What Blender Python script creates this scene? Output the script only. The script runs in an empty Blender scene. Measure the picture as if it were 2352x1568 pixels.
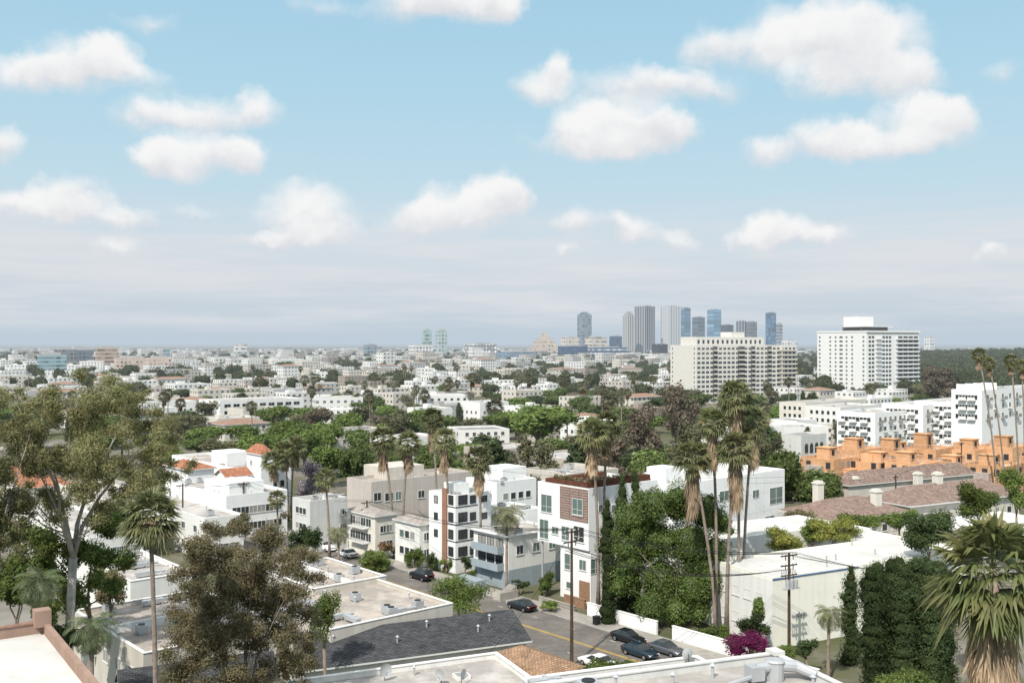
import bpy, math, random
import numpy as np
from mathutils import Vector, Matrix
R=math.radians
SC=bpy.context.scene; COL=SC.collection
rng=random.Random(7)
F=2287.; CX=1176.; HZ=790.; H=36.
def WZ(px,py,z=0.):
    D=(H-z)*F/(py-HZ); return Vector(((px-CX)*D/F,D,z))
def WD(px,py,D): return Vector(((px-CX)*D/F,D,H-(py-HZ)*D/F))
def ua(a): return Vector((-math.sin(R(a)),math.cos(R(a)),0))
def va(a): return Vector((math.cos(R(a)),math.sin(R(a)),0))
def hit(P,d,pe):
    k=(pe-CX)/F; return (k*P.y-P.x)/(d.x-k*d.y)

# ------------------------------------------------------------ materials
def painted_haze(nt,shader,L=9500.,cap=.9,d0=200.):  # distance haze painted into the material as emission, stronger further from origin
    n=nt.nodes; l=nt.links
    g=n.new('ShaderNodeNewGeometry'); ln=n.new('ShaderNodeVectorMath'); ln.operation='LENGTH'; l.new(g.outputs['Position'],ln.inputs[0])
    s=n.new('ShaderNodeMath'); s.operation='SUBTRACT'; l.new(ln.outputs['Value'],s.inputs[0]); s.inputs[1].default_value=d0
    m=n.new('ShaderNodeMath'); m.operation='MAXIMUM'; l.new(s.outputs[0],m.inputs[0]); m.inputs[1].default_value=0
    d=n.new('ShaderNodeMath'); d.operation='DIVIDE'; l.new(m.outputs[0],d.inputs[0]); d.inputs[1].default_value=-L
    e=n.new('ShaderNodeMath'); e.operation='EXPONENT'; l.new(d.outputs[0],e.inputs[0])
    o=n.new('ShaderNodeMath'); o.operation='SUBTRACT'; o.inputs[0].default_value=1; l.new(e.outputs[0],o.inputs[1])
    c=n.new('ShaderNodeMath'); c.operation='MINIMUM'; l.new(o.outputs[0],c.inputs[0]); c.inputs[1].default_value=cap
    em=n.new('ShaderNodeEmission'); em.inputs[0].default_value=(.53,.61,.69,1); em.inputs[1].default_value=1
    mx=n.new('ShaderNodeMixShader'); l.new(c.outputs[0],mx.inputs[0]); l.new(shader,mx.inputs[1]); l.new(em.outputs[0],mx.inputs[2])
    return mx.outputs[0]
def mulcol(nt,col,fac):
    v=nt.nodes.new('ShaderNodeVectorMath'); v.operation='MULTIPLY'
    nt.links.new(col,v.inputs[0]); nt.links.new(fac,v.inputs[1]); return v.outputs[0]
def rgb(nt,c):
    r=nt.nodes.new('ShaderNodeRGB'); r.outputs[0].default_value=(*c,1); return r.outputs[0]
def maprange(nt,src,a,b,c,d,smooth=False):
    m=nt.nodes.new('ShaderNodeMapRange'); nt.links.new(src,m.inputs[0])
    for i,x in enumerate((a,b,c,d)): m.inputs[i+1].default_value=x
    if smooth: m.interpolation_type='SMOOTHSTEP'
    return m.outputs[0]
def noise(nt,vec,scale,detail=4,rough=.6):
    n=nt.nodes.new('ShaderNodeTexNoise'); n.inputs['Scale'].default_value=scale; n.inputs['Detail'].default_value=detail; n.inputs['Roughness'].default_value=rough
    if vec is not None: nt.links.new(vec,n.inputs['Vector'])
    return n
def newmat(name):
    m=bpy.data.materials.new(name); m.use_nodes=True; nt=m.node_tree; nt.nodes.clear()
    return m,nt
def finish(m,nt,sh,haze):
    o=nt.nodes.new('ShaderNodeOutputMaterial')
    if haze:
        sh=painted_haze(nt,sh)
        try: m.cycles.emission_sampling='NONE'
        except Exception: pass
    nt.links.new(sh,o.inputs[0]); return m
def mat(name,col,rough=.85,var=.1,scale=.6,haze=False,metal=0.,spec=.3,stain=0.,streak=0.,objvar=0.):
    m,nt=newmat(name); g=nt.nodes.new('ShaderNodeNewGeometry'); pos=g.outputs['Position']
    c=rgb(nt,col)
    if var:
        n=noise(nt,pos,scale,3); c=mulcol(nt,c,maprange(nt,n.outputs['Fac'],.25,.75,1-var,1+var))
    if stain:
        n=noise(nt,pos,.22,5,.7); c=mulcol(nt,c,maprange(nt,n.outputs['Fac'],.42,.62,1-stain,1.,True))
    if streak:
        mp=nt.nodes.new('ShaderNodeMapping'); mp.inputs['Scale'].default_value=(1.6,1.6,.12); nt.links.new(pos,mp.inputs[0])
        n=noise(nt,mp.outputs[0],1.,2); c=mulcol(nt,c,maprange(nt,n.outputs['Fac'],.4,.7,1.,1-streak))
    if objvar:
        oi=nt.nodes.new('ShaderNodeObjectInfo'); c=mulcol(nt,c,maprange(nt,oi.outputs['Random'],0,1,1-objvar,1+objvar))
    if rough>.8 and not metal:
        b=nt.nodes.new('ShaderNodeBsdfDiffuse'); nt.links.new(c,b.inputs[0])
    else:
        b=nt.nodes.new('ShaderNodeBsdfPrincipled'); nt.links.new(c,b.inputs['Base Color'])
        b.inputs['Roughness'].default_value=rough; b.inputs['Metallic'].default_value=metal; b.inputs['Specular IOR Level'].default_value=spec
    return finish(m,nt,b.outputs[0],haze)
def tilemat(name,col,sx=.35,sz=.35,var=.25,haze=False):
    m,nt=newmat(name); tc=nt.nodes.new('ShaderNodeTexCoord')
    br=nt.nodes.new('ShaderNodeTexBrick'); nt.links.new(tc.outputs['Object'],br.inputs['Vector'])
    br.inputs['Color1'].default_value=(*[x*(1-var) for x in col],1); br.inputs['Color2'].default_value=(*[x*(1+var) for x in col],1)
    br.inputs['Mortar'].default_value=(*[x*.5 for x in col],1); br.inputs['Scale'].default_value=1
    br.inputs['Brick Width'].default_value=sx; br.inputs['Row Height'].default_value=sz; br.inputs['Mortar Size'].default_value=.035
    g=nt.nodes.new('ShaderNodeNewGeometry'); n=noise(nt,g.outputs['Position'],.8,5)
    c=mulcol(nt,br.outputs['Color'],maprange(nt,n.outputs['Fac'],.3,.7,.78,1.18))
    b=nt.nodes.new('ShaderNodeBsdfDiffuse'); nt.links.new(c,b.inputs[0])
    return finish(m,nt,b.outputs[0],haze)
def facade(name,col,glass=(.05,.06,.07),fh=3.2,bay=3.,ww=.5,wh=.45,haze=True,rough=.4,island=False,vary=.0):
    m,nt=newmat(name); g=nt.nodes.new('ShaderNodeNewGeometry'); N=nt.nodes; Lk=nt.links
    sp=N.new('ShaderNodeSeparateXYZ'); Lk.new(g.outputs['Position'],sp.inputs[0])
    sn=N.new('ShaderNodeSeparateXYZ'); Lk.new(g.outputs['True Normal'],sn.inputs[0])
    def M(op,a,b=None,c=None):
        k=N.new('ShaderNodeMath'); k.operation=op
        for i,x in enumerate((a,b,c)):
            if x is None: continue
            if isinstance(x,(int,float)): k.inputs[i].default_value=x
            else: Lk.new(x,k.inputs[i])
        return k.outputs[0]
    s=M('SUBTRACT',M('MULTIPLY',sp.outputs[1],sn.outputs[0]),M('MULTIPLY',sp.outputs[0],sn.outputs[1]))
    fs=M('FRACT',M('DIVIDE',s,bay)); fz=M('FRACT',M('DIVIDE',sp.outputs[2],fh))
    ms=M('LESS_THAN',M('ABSOLUTE',M('SUBTRACT',fs,.5)),ww/2); mz=M('LESS_THAN',M('ABSOLUTE',M('SUBTRACT',fz,.55)),wh/2)
    mn=M('LESS_THAN',M('ABSOLUTE',sn.outputs[2]),.5)
    mk=M('MULTIPLY',M('MULTIPLY',ms,mz),mn)
    wn=N.new('ShaderNodeTexWhiteNoise'); wn.noise_dimensions='2D'
    cb=N.new('ShaderNodeCombineXYZ'); Lk.new(M('FLOOR',M('DIVIDE',s,bay)),cb.inputs[0]); Lk.new(M('FLOOR',M('DIVIDE',sp.outputs[2],fh)),cb.inputs[1]); Lk.new(cb.outputs[0],wn.inputs['Vector'])
    gc=mulcol(nt,rgb(nt,glass),maprange(nt,wn.outputs['Value'],0,1,.5,2.2))
    c=rgb(nt,col)
    if island:
        cr=N.new('ShaderNodeValToRGB'); e=cr.color_ramp; e.interpolation='CONSTANT'
        cols=[(0,(.62,.60,.56)),(.2,(.50,.46,.41)),(.36,(.68,.67,.64)),(.56,(.40,.36,.32)),(.66,(.55,.53,.51)),(.82,(.28,.25,.23)),(.9,(.46,.40,.35))]
        e.elements[0].position=0; e.elements[0].color=(*cols[0][1],1)
        e.elements[1].position=cols[1][0]; e.elements[1].color=(*cols[1][1],1)
        for p,q in cols[2:]:
            el=e.elements.new(p); el.color=(*q,1)
        Lk.new(g.outputs['Random Per Island'],cr.inputs[0]); c=cr.outputs[0]
    mx=N.new('ShaderNodeMix'); mx.data_type='RGBA'; Lk.new(mk,mx.inputs['Factor']); Lk.new(c,mx.inputs['A']); Lk.new(gc,mx.inputs['B'])
    b=N.new('ShaderNodeBsdfDiffuse'); Lk.new(mx.outputs['Result'],b.inputs[0])
    return finish(m,nt,b.outputs[0],haze)
LB=2.2
def leafmat(name,col,haze=False,trans=.36,ovar=.24,gloss=0,tint=(.13,.11,.02),k=1.):
    m,nt=newmat(name); N=nt.nodes; Lk=nt.links; col=[x*LB*k for x in col]; tint=[x*LB*.9*k for x in tint]
    at=N.new('ShaderNodeAttribute'); at.attribute_name='shade'
    oi=N.new('ShaderNodeObjectInfo'); g=N.new('ShaderNodeNewGeometry')
    c=rgb(nt,col)
    n=noise(nt,g.outputs['Position'],.45,1)
    mx=N.new('ShaderNodeMix'); mx.data_type='RGBA'; Lk.new(maprange(nt,n.outputs['Fac'],.4,.7,0,.5),mx.inputs['Factor']); Lk.new(c,mx.inputs['A']); mx.inputs['B'].default_value=(*tint,1)
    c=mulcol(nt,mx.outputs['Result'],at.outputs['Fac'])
    c=mulcol(nt,c,maprange(nt,oi.outputs['Random'],0,1,1-ovar,1+ovar))
    if gloss:
        b=N.new('ShaderNodeBsdfPrincipled'); Lk.new(c,b.inputs['Base Color']); b.inputs['Roughness'].default_value=.5; b.inputs['Specular IOR Level'].default_value=gloss
    else:
        b=N.new('ShaderNodeBsdfDiffuse'); Lk.new(c,b.inputs[0])
    t=N.new('ShaderNodeBsdfTranslucent'); Lk.new(c,t.inputs[0])
    ms=N.new('ShaderNodeMixShader'); ms.inputs[0].default_value=trans; Lk.new(b.outputs[0],ms.inputs[1]); Lk.new(t.outputs[0],ms.inputs[2])
    return finish(m,nt,ms.outputs[0],haze)

MT={}
MT['white']=mat('white_paint',(.74,.73,.70),var=.04,streak=.08)
MT['white2']=mat('bright_white_paint',(.80,.80,.79),var=.03,streak=.05)
MT['cream']=mat('cream_stucco',(.68,.65,.58),var=.05,streak=.08)
MT['cream943']=mat('pale_yellow_stucco',(.82,.80,.71),var=.04,streak=.06)
MT['beige']=mat('beige_stucco',(.57,.53,.47),var=.06,streak=.12)
MT['mauve']=mat('mauve_stucco',(.51,.46,.42),var=.06,streak=.1)
MT['greywall']=mat('grey_stucco',(.60,.60,.58),var=.06,streak=.1)
MT['bluegrey']=mat('blue_grey_paint',(.31,.36,.39),var=.06,streak=.08)
MT['pinkwall']=mat('pink_stucco',(.34,.235,.185),var=.1,streak=.14)
MT['brick']=mat('terracotta_panel',(.30,.17,.12),var=.1)
MT['wood']=mat('weathered_wood_slats',(.27,.165,.125),var=.35,scale=3)
MT['woodor']=mat('orange_wood_boards',(.28,.17,.11),var=.25,scale=3)
MT['osb']=mat('orange_sheathing',(.58,.34,.19),var=.18,scale=.8,objvar=.14)
MT['osb2']=mat('pale_plywood',(.62,.45,.33),var=.15,scale=1)
MT['wrap']=mat('grey_building_wrap',(.42,.36,.32),var=.15,scale=1)
MT['roof_white']=mat('white_roof_coating',(.62,.61,.58),var=.06,stain=.15)
MT['roof_light']=mat('light_grey_roof',(.49,.46,.43),var=.1,stain=.3)
MT['roof_beige']=mat('beige_gravel_roof',(.47,.42,.375),var=.12,stain=.3)
MT['roof_grey']=mat('grey_gravel_roof',(.34,.325,.31),var=.12,stain=.3)
MT['roof_dark']=tilemat('dark_shingles',(.08,.082,.087),.5,.22,.25)
MT['roof_tan']=tilemat('tan_shingles',(.34,.22,.145),.4,.25,.25)
MT['tile_red']=tilemat('red_clay_tiles',(.42,.19,.12),.3,.35,.25)
MT['tile_pink']=tilemat('pinkish_clay_tiles',(.28,.205,.175),.35,.4,.22)
MT['hip_grey']=tilemat('pale_grey_shingles',(.42,.38,.35),.5,.3,.12)
MT['glass']=mat('dark_window_glass',(.035,.042,.046),rough=.12,var=0,spec=.6)
MT['glass_green']=mat('pale_green_window_glass',(.12,.17,.16),rough=.15,var=0,spec=.6)
MT['glass_blind']=mat('window_with_blinds',(.30,.29,.27),rough=.3,var=0,spec=.5)
MT['frame']=mat('window_frame_white',(.62,.62,.60),var=0)
MT['frame_dark']=mat('window_frame_dark',(.05,.05,.055),var=0)
MT['metal']=mat('galvanised_metal',(.46,.47,.48),rough=.5,metal=.3,var=.12)
MT['black']=mat('black_metal',(.02,.02,.022),rough=.5,var=0)
MT['asphalt']=mat('asphalt',(.19,.175,.16),var=.12,stain=.22,scale=1.2)
MT['pavement']=mat('concrete_pavement',(.38,.355,.32),var=.1,stain=.2)
MT['kerb']=mat('kerb_concrete',(.38,.36,.33),var=.08)
MT['paint_y']=mat('yellow_road_paint',(.55,.36,.06),var=.2)
MT['paint_w']=mat('white_road_paint',(.6,.6,.58),var=.2)
MT['bark']=mat('brown_bark',(.22,.18,.14),var=.3,scale=2)
MT['bark_pale']=mat('pale_eucalyptus_bark',(.40,.36,.32),var=.3,scale=1.5)
MT['palmbark']=mat('palm_bark',(.26,.21,.175),var=.35,scale=3)
MT['pole']=mat('dark_weathered_pole',(.085,.06,.045),var=.25,scale=2)
MT['wire']=mat('black_cable',(.03,.03,.03),var=0)
MT['rust']=mat('rust_steel',(.12,.055,.038),var=.3,scale=2)
MT['rubber']=mat('tyre_rubber',(.02,.02,.02),var=0)
MT['rim']=mat('alloy_rim',(.45,.45,.46),metal=.8,rough=.35,var=0)
MT['lamp_white']=mat('headlamp_lens',(.75,.77,.8),rough=.1,var=0)
MT['lamp_red']=mat('tail_lamp_lens',(.35,.02,.02),rough=.15,var=0)
MT['carblack']=mat('black_car_paint',(.012,.014,.018),rough=.18,var=0,spec=.6)
MT['cargrey']=mat('grey_car_paint',(.16,.165,.18),rough=.25,var=0,metal=.5)
MT['carwhite']=mat('white_car_paint',(.75,.75,.75),rough=.25,var=0,spec=.5)
MT['carblue']=mat('dark_blue_car_paint',(.015,.03,.045),rough=.2,var=0,spec=.6)
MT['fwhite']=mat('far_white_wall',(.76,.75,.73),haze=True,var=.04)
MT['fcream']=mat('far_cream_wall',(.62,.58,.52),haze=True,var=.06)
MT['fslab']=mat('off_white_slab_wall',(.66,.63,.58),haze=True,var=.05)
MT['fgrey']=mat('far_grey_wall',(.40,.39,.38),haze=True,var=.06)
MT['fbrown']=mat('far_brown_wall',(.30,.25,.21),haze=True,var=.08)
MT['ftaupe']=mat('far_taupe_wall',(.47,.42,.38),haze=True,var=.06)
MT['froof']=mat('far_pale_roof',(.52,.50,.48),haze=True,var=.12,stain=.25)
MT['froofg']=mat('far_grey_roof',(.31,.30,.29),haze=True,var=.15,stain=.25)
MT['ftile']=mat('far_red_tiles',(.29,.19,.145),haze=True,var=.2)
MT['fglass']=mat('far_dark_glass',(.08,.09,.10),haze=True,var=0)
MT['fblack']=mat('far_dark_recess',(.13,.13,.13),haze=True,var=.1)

GREEN=leafmat('leaf_green',(.062,.086,.028),tint=(.10,.105,.03)); DGREEN=leafmat('leaf_dark_green',(.036,.052,.023),tint=(.055,.065,.026),k=.9)
FICUS=leafmat('leaf_ficus',(.048,.072,.018),gloss=.35,trans=.25,tint=(.075,.096,.025))
OLIVE=leafmat('leaf_olive',(.100,.090,.052),tint=(.13,.098,.065),trans=.45,k=1.12); EUC=leafmat('leaf_eucalyptus',(.098,.098,.048),tint=(.125,.108,.06),trans=.45,k=1.12)
BROWNL=leafmat('leaf_russet',(.10,.075,.045),tint=(.14,.08,.05)); YELL=leafmat('leaf_yellow_green',(.13,.142,.036),tint=(.18,.16,.05))
BOUG=leafmat('bougainvillea_bloom',(.12,.016,.065),tint=(.06,.045,.04)); JAC=leafmat('leaf_lilac_grey',(.15,.13,.15),tint=(.10,.095,.075))
FERN=leafmat('leaf_light_green',(.072,.100,.030),tint=(.10,.115,.035))
PALMG=leafmat('palm_frond_green',(.074,.081,.036),tint=(.13,.108,.055),gloss=.4); PALMD=leafmat('palm_frond_dead',(.17,.128,.088),tint=(.20,.145,.095),trans=.15)
PALMY=leafmat('palm_frond_yellow_green',(.066,.080,.028),tint=(.16,.125,.05),gloss=.45)
PALMK=leafmat('palm_frond_dark',(.050,.064,.030),tint=(.07,.076,.035),gloss=.4)
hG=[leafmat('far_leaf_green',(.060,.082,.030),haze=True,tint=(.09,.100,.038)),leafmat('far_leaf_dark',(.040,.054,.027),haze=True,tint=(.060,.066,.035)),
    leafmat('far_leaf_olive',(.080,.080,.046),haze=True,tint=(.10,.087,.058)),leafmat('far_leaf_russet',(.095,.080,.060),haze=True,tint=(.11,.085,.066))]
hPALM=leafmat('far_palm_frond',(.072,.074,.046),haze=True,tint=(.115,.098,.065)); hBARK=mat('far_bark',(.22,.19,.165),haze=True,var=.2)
hBRIGHT=leafmat('far_leaf_bright',(.074,.104,.032),haze=True,tint=(.105,.125,.038))  # brighter green leaf colour, used for whole trees

# ------------------------------------------------------------ objects
def tag(o,label=None,cat=None,group=None,kind=None):
    if label: o['label']=label
    if cat: o['category']=cat
    if group: o['group']=group
    if kind: o['kind']=kind
    return o
def thing(name,label,cat,loc=(0,0,0),rz=0,group=None):
    o=bpy.data.objects.new(name,None); COL.objects.link(o); o.location=loc; o.rotation_euler=(0,0,rz); o.empty_display_size=.5
    return tag(o,label,cat,group)
def put(name,me,parent=None,loc=(0,0,0),rz=0,mt=None,scale=None):
    o=bpy.data.objects.new(name,me); COL.objects.link(o); o.parent=parent; o.location=loc; o.rotation_euler=(0,0,rz)
    if scale is not None: o.scale=scale
    if mt is not None:
        o.material_slots[0].link='OBJECT'; o.material_slots[0].material=mt
    return o
class MB:
    def __init__(s): s.v=[];s.f=[];s.m=[]
    def poly(s,pts,m=0):
        b=len(s.v); s.v+=[tuple(p) for p in pts]; s.f.append(tuple(range(b,b+len(pts)))); s.m.append(m)
    def box(s,x0,y0,z0,x1,y1,z1,m=0):
        b=len(s.v); s.v+=[(x0,y0,z0),(x1,y0,z0),(x1,y1,z0),(x0,y1,z0),(x0,y0,z1),(x1,y0,z1),(x1,y1,z1),(x0,y1,z1)]
        s.f+=[tuple(b+i for i in q) for q in ((0,3,2,1),(4,5,6,7),(0,1,5,4),(1,2,6,5),(2,3,7,6),(3,0,4,7))]; s.m+=[m]*6
    def rim(s,x0,y0,x1,y1,zb,zt,zi,t,m=0):
        o=[(x0,y0),(x1,y0),(x1,y1),(x0,y1)]; i=[(x0+t,y0+t),(x1-t,y0+t),(x1-t,y1-t),(x0+t,y1-t)]
        for k in range(4):
            j=(k+1)%4
            s.poly([(*o[k],zb),(*o[j],zb),(*o[j],zt),(*o[k],zt)],m); s.poly([(*o[k],zt),(*o[j],zt),(*i[j],zt),(*i[k],zt)],m)
            s.poly([(*i[k],zt),(*i[j],zt),(*i[j],zi),(*i[k],zi)],m)
    def tube(s,pts,rad,n=8,m=0,cap=True):
        pts=[Vector(p) for p in pts]
        if not hasattr(rad,'__len__'): rad=[rad]*len(pts)
        b=len(s.v)
        for k,p in enumerate(pts):
            d=(pts[min(k+1,len(pts)-1)]-pts[max(k-1,0)]).normalized()
            a=d.cross(Vector((0,0,1)))
            if a.length<.1: a=Vector((1,0,0))
            a.normalize(); c=d.cross(a).normalized()
            for j in range(n):
                t=2*math.pi*j/n; s.v.append(tuple(p+(a*math.cos(t)+c*math.sin(t))*rad[k]))
        for k in range(len(pts)-1):
            for j in range(n):
                q=(j+1)%n; s.f.append((b+k*n+j,b+k*n+q,b+(k+1)*n+q,b+(k+1)*n+j)); s.m.append(m)
        if cap:
            s.f.append(tuple(b+j for j in range(n))[::-1]); s.m.append(m)
            e=b+(len(pts)-1)*n; s.f.append(tuple(e+j for j in range(n))); s.m.append(m)
    def mesh(s,name,mats,smooth=False):
        me=bpy.data.meshes.new(name); me.from_pydata(s.v,[],s.f)
        for q in mats: me.materials.append(q)
        if len(mats)>1: me.polygons.foreach_set('material_index',s.m)
        if smooth: me.polygons.foreach_set('use_smooth',[True]*len(s.f))
        me.update(); return me
    def build(s,name,mats,parent=None,loc=(0,0,0),rz=0,smooth=False):
        if not isinstance(mats,(list,tuple)): mats=[mats]
        return put(name,s.mesh(name,mats,smooth),parent,loc,rz)
def npmesh(name,v,q,shade,mt):
    me=bpy.data.meshes.new(name); nv=len(v); nf=len(q); k=q.shape[1]
    me.vertices.add(nv); me.vertices.foreach_set('co',v.astype(np.float32).ravel())
    me.loops.add(nf*k); me.loops.foreach_set('vertex_index',q.astype(np.int32).ravel())
    me.polygons.add(nf); me.polygons.foreach_set('loop_start',np.arange(nf,dtype=np.int32)*k)
    try: me.polygons.foreach_set('loop_total',np.full(nf,k,dtype=np.int32))
    except Exception: pass
    me.update(calc_edges=True)
    at=me.attributes.new('shade','FLOAT','FACE'); at.data.foreach_set('value',shade.astype(np.float32))
    me.materials.append(mt); return me
def unit(a): return a/np.maximum(np.linalg.norm(a,axis=1,keepdims=True),1e-6)
def leaves(lobes,n,size,seed,shell=.2,asp=.6,up=.15,core=.7,zmin=None,tintlobe=.22):
    rs=np.random.default_rng(seed); L=np.array(lobes,float); k=len(L)
    if L.shape[1]<7: L=np.hstack([L,np.full((k,1),size)])
    w=(L[:,3]*L[:,4]+L[:,3]*L[:,5]+L[:,4]*L[:,5])/L[:,6]**2; w/=w.sum()
    i=rs.choice(k,n,p=w); d=unit(rs.normal(size=(n,3)))
    r=np.clip(1-np.abs(rs.normal(0,shell,n))+rs.normal(0,.05,n),.1,1.15)
    bump=1+.12*np.sin(d[:,0]*7+i)+.12*np.sin(d[:,1]*8+2*i)+.1*np.sin(d[:,2]*9+3*i)
    p=L[i,:3]+d*(r*bump)[:,None]*L[i,3:6]
    nn=d+rs.normal(0,.55,(n,3)); nn[:,2]+=up; nn=unit(nn)
    t=unit(np.cross(nn,rs.normal(size=(n,3)))); b=np.cross(nn,t)
    s=(L[i,6]*rs.uniform(.55,1.4,n))[:,None]
    v=np.stack([p-t*s*.5,p+b*s*asp*.5,p+t*s*.5,p-b*s*asp*.5],1).reshape(-1,3)
    q=np.arange(n*4).reshape(n,4)
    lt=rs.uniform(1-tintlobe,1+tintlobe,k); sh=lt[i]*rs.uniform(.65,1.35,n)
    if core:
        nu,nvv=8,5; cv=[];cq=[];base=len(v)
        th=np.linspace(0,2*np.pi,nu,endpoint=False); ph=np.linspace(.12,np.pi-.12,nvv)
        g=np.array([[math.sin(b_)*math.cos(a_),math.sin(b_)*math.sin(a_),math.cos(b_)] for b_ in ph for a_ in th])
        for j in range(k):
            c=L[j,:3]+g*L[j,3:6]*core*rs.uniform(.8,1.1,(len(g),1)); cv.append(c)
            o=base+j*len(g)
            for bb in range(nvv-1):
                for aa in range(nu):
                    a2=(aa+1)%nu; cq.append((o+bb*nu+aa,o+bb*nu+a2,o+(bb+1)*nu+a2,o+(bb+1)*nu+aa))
        v=np.vstack([v]+cv); q=np.vstack([q,np.array(cq)]); sh=np.concatenate([sh,np.full(len(cq),.55)])  # core faces darker than the leaves: shade inside the crown put into colour
    return v,q,sh

RES=[]
def reserve(P,a,U,V): RES.append((P.x,P.y,a,U,V))
def free(x,y,m):
    for (X,Y,a,U,V) in RES:
        dx=x-X;dy=y-Y; c=math.cos(R(a));s=math.sin(R(a)); lx=dx*c+dy*s; ly=-dx*s+dy*c
        if -m<lx<V+m and -m<ly<U+m: return False
    return True

# ------------------------------------------------------------ buildings
WM={}
def winmesh(w,h,fm,style):
    key=(round(w,1),round(h,1),fm.name,style)
    if key in WM: return WM[key]
    w,h=max(.3,key[0]),max(.3,key[1]); t=.07; mb=MB()
    mb.box(-w/2,-.07,0,-w/2+t,0,h); mb.box(w/2-t,-.07,0,w/2,0,h); mb.box(-w/2+t,-.07,h-t,w/2-t,0,h); mb.box(-w/2+t,-.07,0,w/2-t,0,t)
    if w>1.3: mb.box(-.03,-.06,t,.03,0,h-t)
    if h>1.9: mb.box(-w/2+t,-.055,h*.32,w/2-t,0,h*.32+.05)
    if style!='nosill': mb.box(-w/2-.08,-.13,-.07,w/2+.08,0,-.003)
    p=MB(); p.poly([(-w/2+t,-.025,t),(w/2-t,-.025,t),(w/2-t,-.025,h-t),(-w/2+t,-.025,h-t)])
    both=MB(); both.v=list(mb.v); both.f=list(mb.f); both.m=[0]*len(mb.f); both.poly(p.v,1)
    WM[key]=(mb.mesh('window',[fm]),p.mesh('pane',[MT['glass']]),both,fm); return WM[key]
WB={}
def panemat():
    r=rng.random(); return MT['glass'] if r<.62 else (MT['glass_blind'] if r<.85 else MT['glass_green'])
def win(B,face,c,zb,w,h,fm=None,style='sill',pane=None,single=False,far=False):
    fm=fm or MT['frame']; a,p,both,_=winmesh(w,h,fm,style)
    loc,rz=((c,0,zb),0) if face=='R' else ((0,c,zb),-R(90))
    if single:
        key=(a.name,far)
        if key not in WB: WB[key]=both.mesh('window',[MT['fcream'] if far else fm,MT['fglass'] if far else MT['glass']])
        return put('window',WB[key],B['root'],loc,rz)
    o=put('window',a,B['root'],loc,rz); put('pane',p,o,mt=pane or panemat()); return o
def px2face(B,face,px,py):
    d=B['u'] if face=='L' else B['v']; c=hit(B['P'],d,px); D=B['P'].y+c*d.y
    return c,H-(py-HZ)*D/F
def winpx(B,face,x0,y0,x1,y1,**k):
    c0,z0=px2face(B,face,x0,(y0+y1)/2); c1,z1=px2face(B,face,x1,(y0+y1)/2); cm,zt=px2face(B,face,(x0+x1)/2,y0); _,zb=px2face(B,face,(x0+x1)/2,y1)
    return win(B,face,(c0+c1)/2,zb,abs(c1-c0),zt-zb,**k)
def wgrid(B,face,n,floors,fh,z0,w,h,m0=1.2,m1=1.2,skip=0.,**k):
    L=B['U'] if face=='L' else B['V']
    for i in range(n):
        c=m0+(L-m0-m1)*(i+.5)/n
        for f in range(floors):
            if rng.random()<skip: continue
            win(B,face,c,z0+f*fh,w,h,**k)
def patch(B,face,name,x0,y0,x1,y1,mt,t=.05):
    c0,_=px2face(B,face,x0,y0); c1,_=px2face(B,face,x1,y0); cm,zt=px2face(B,face,(x0+x1)/2,y0); _,zb=px2face(B,face,(x0+x1)/2,y1)
    a,b=sorted((c0,c1)); mb=MB()
    if face=='L': mb.box(-t,a,zb,0,b,zt)
    else: mb.box(a,-t,zb,b,0,zt)
    return mb.build(name,MT[mt],B['root'])
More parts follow.
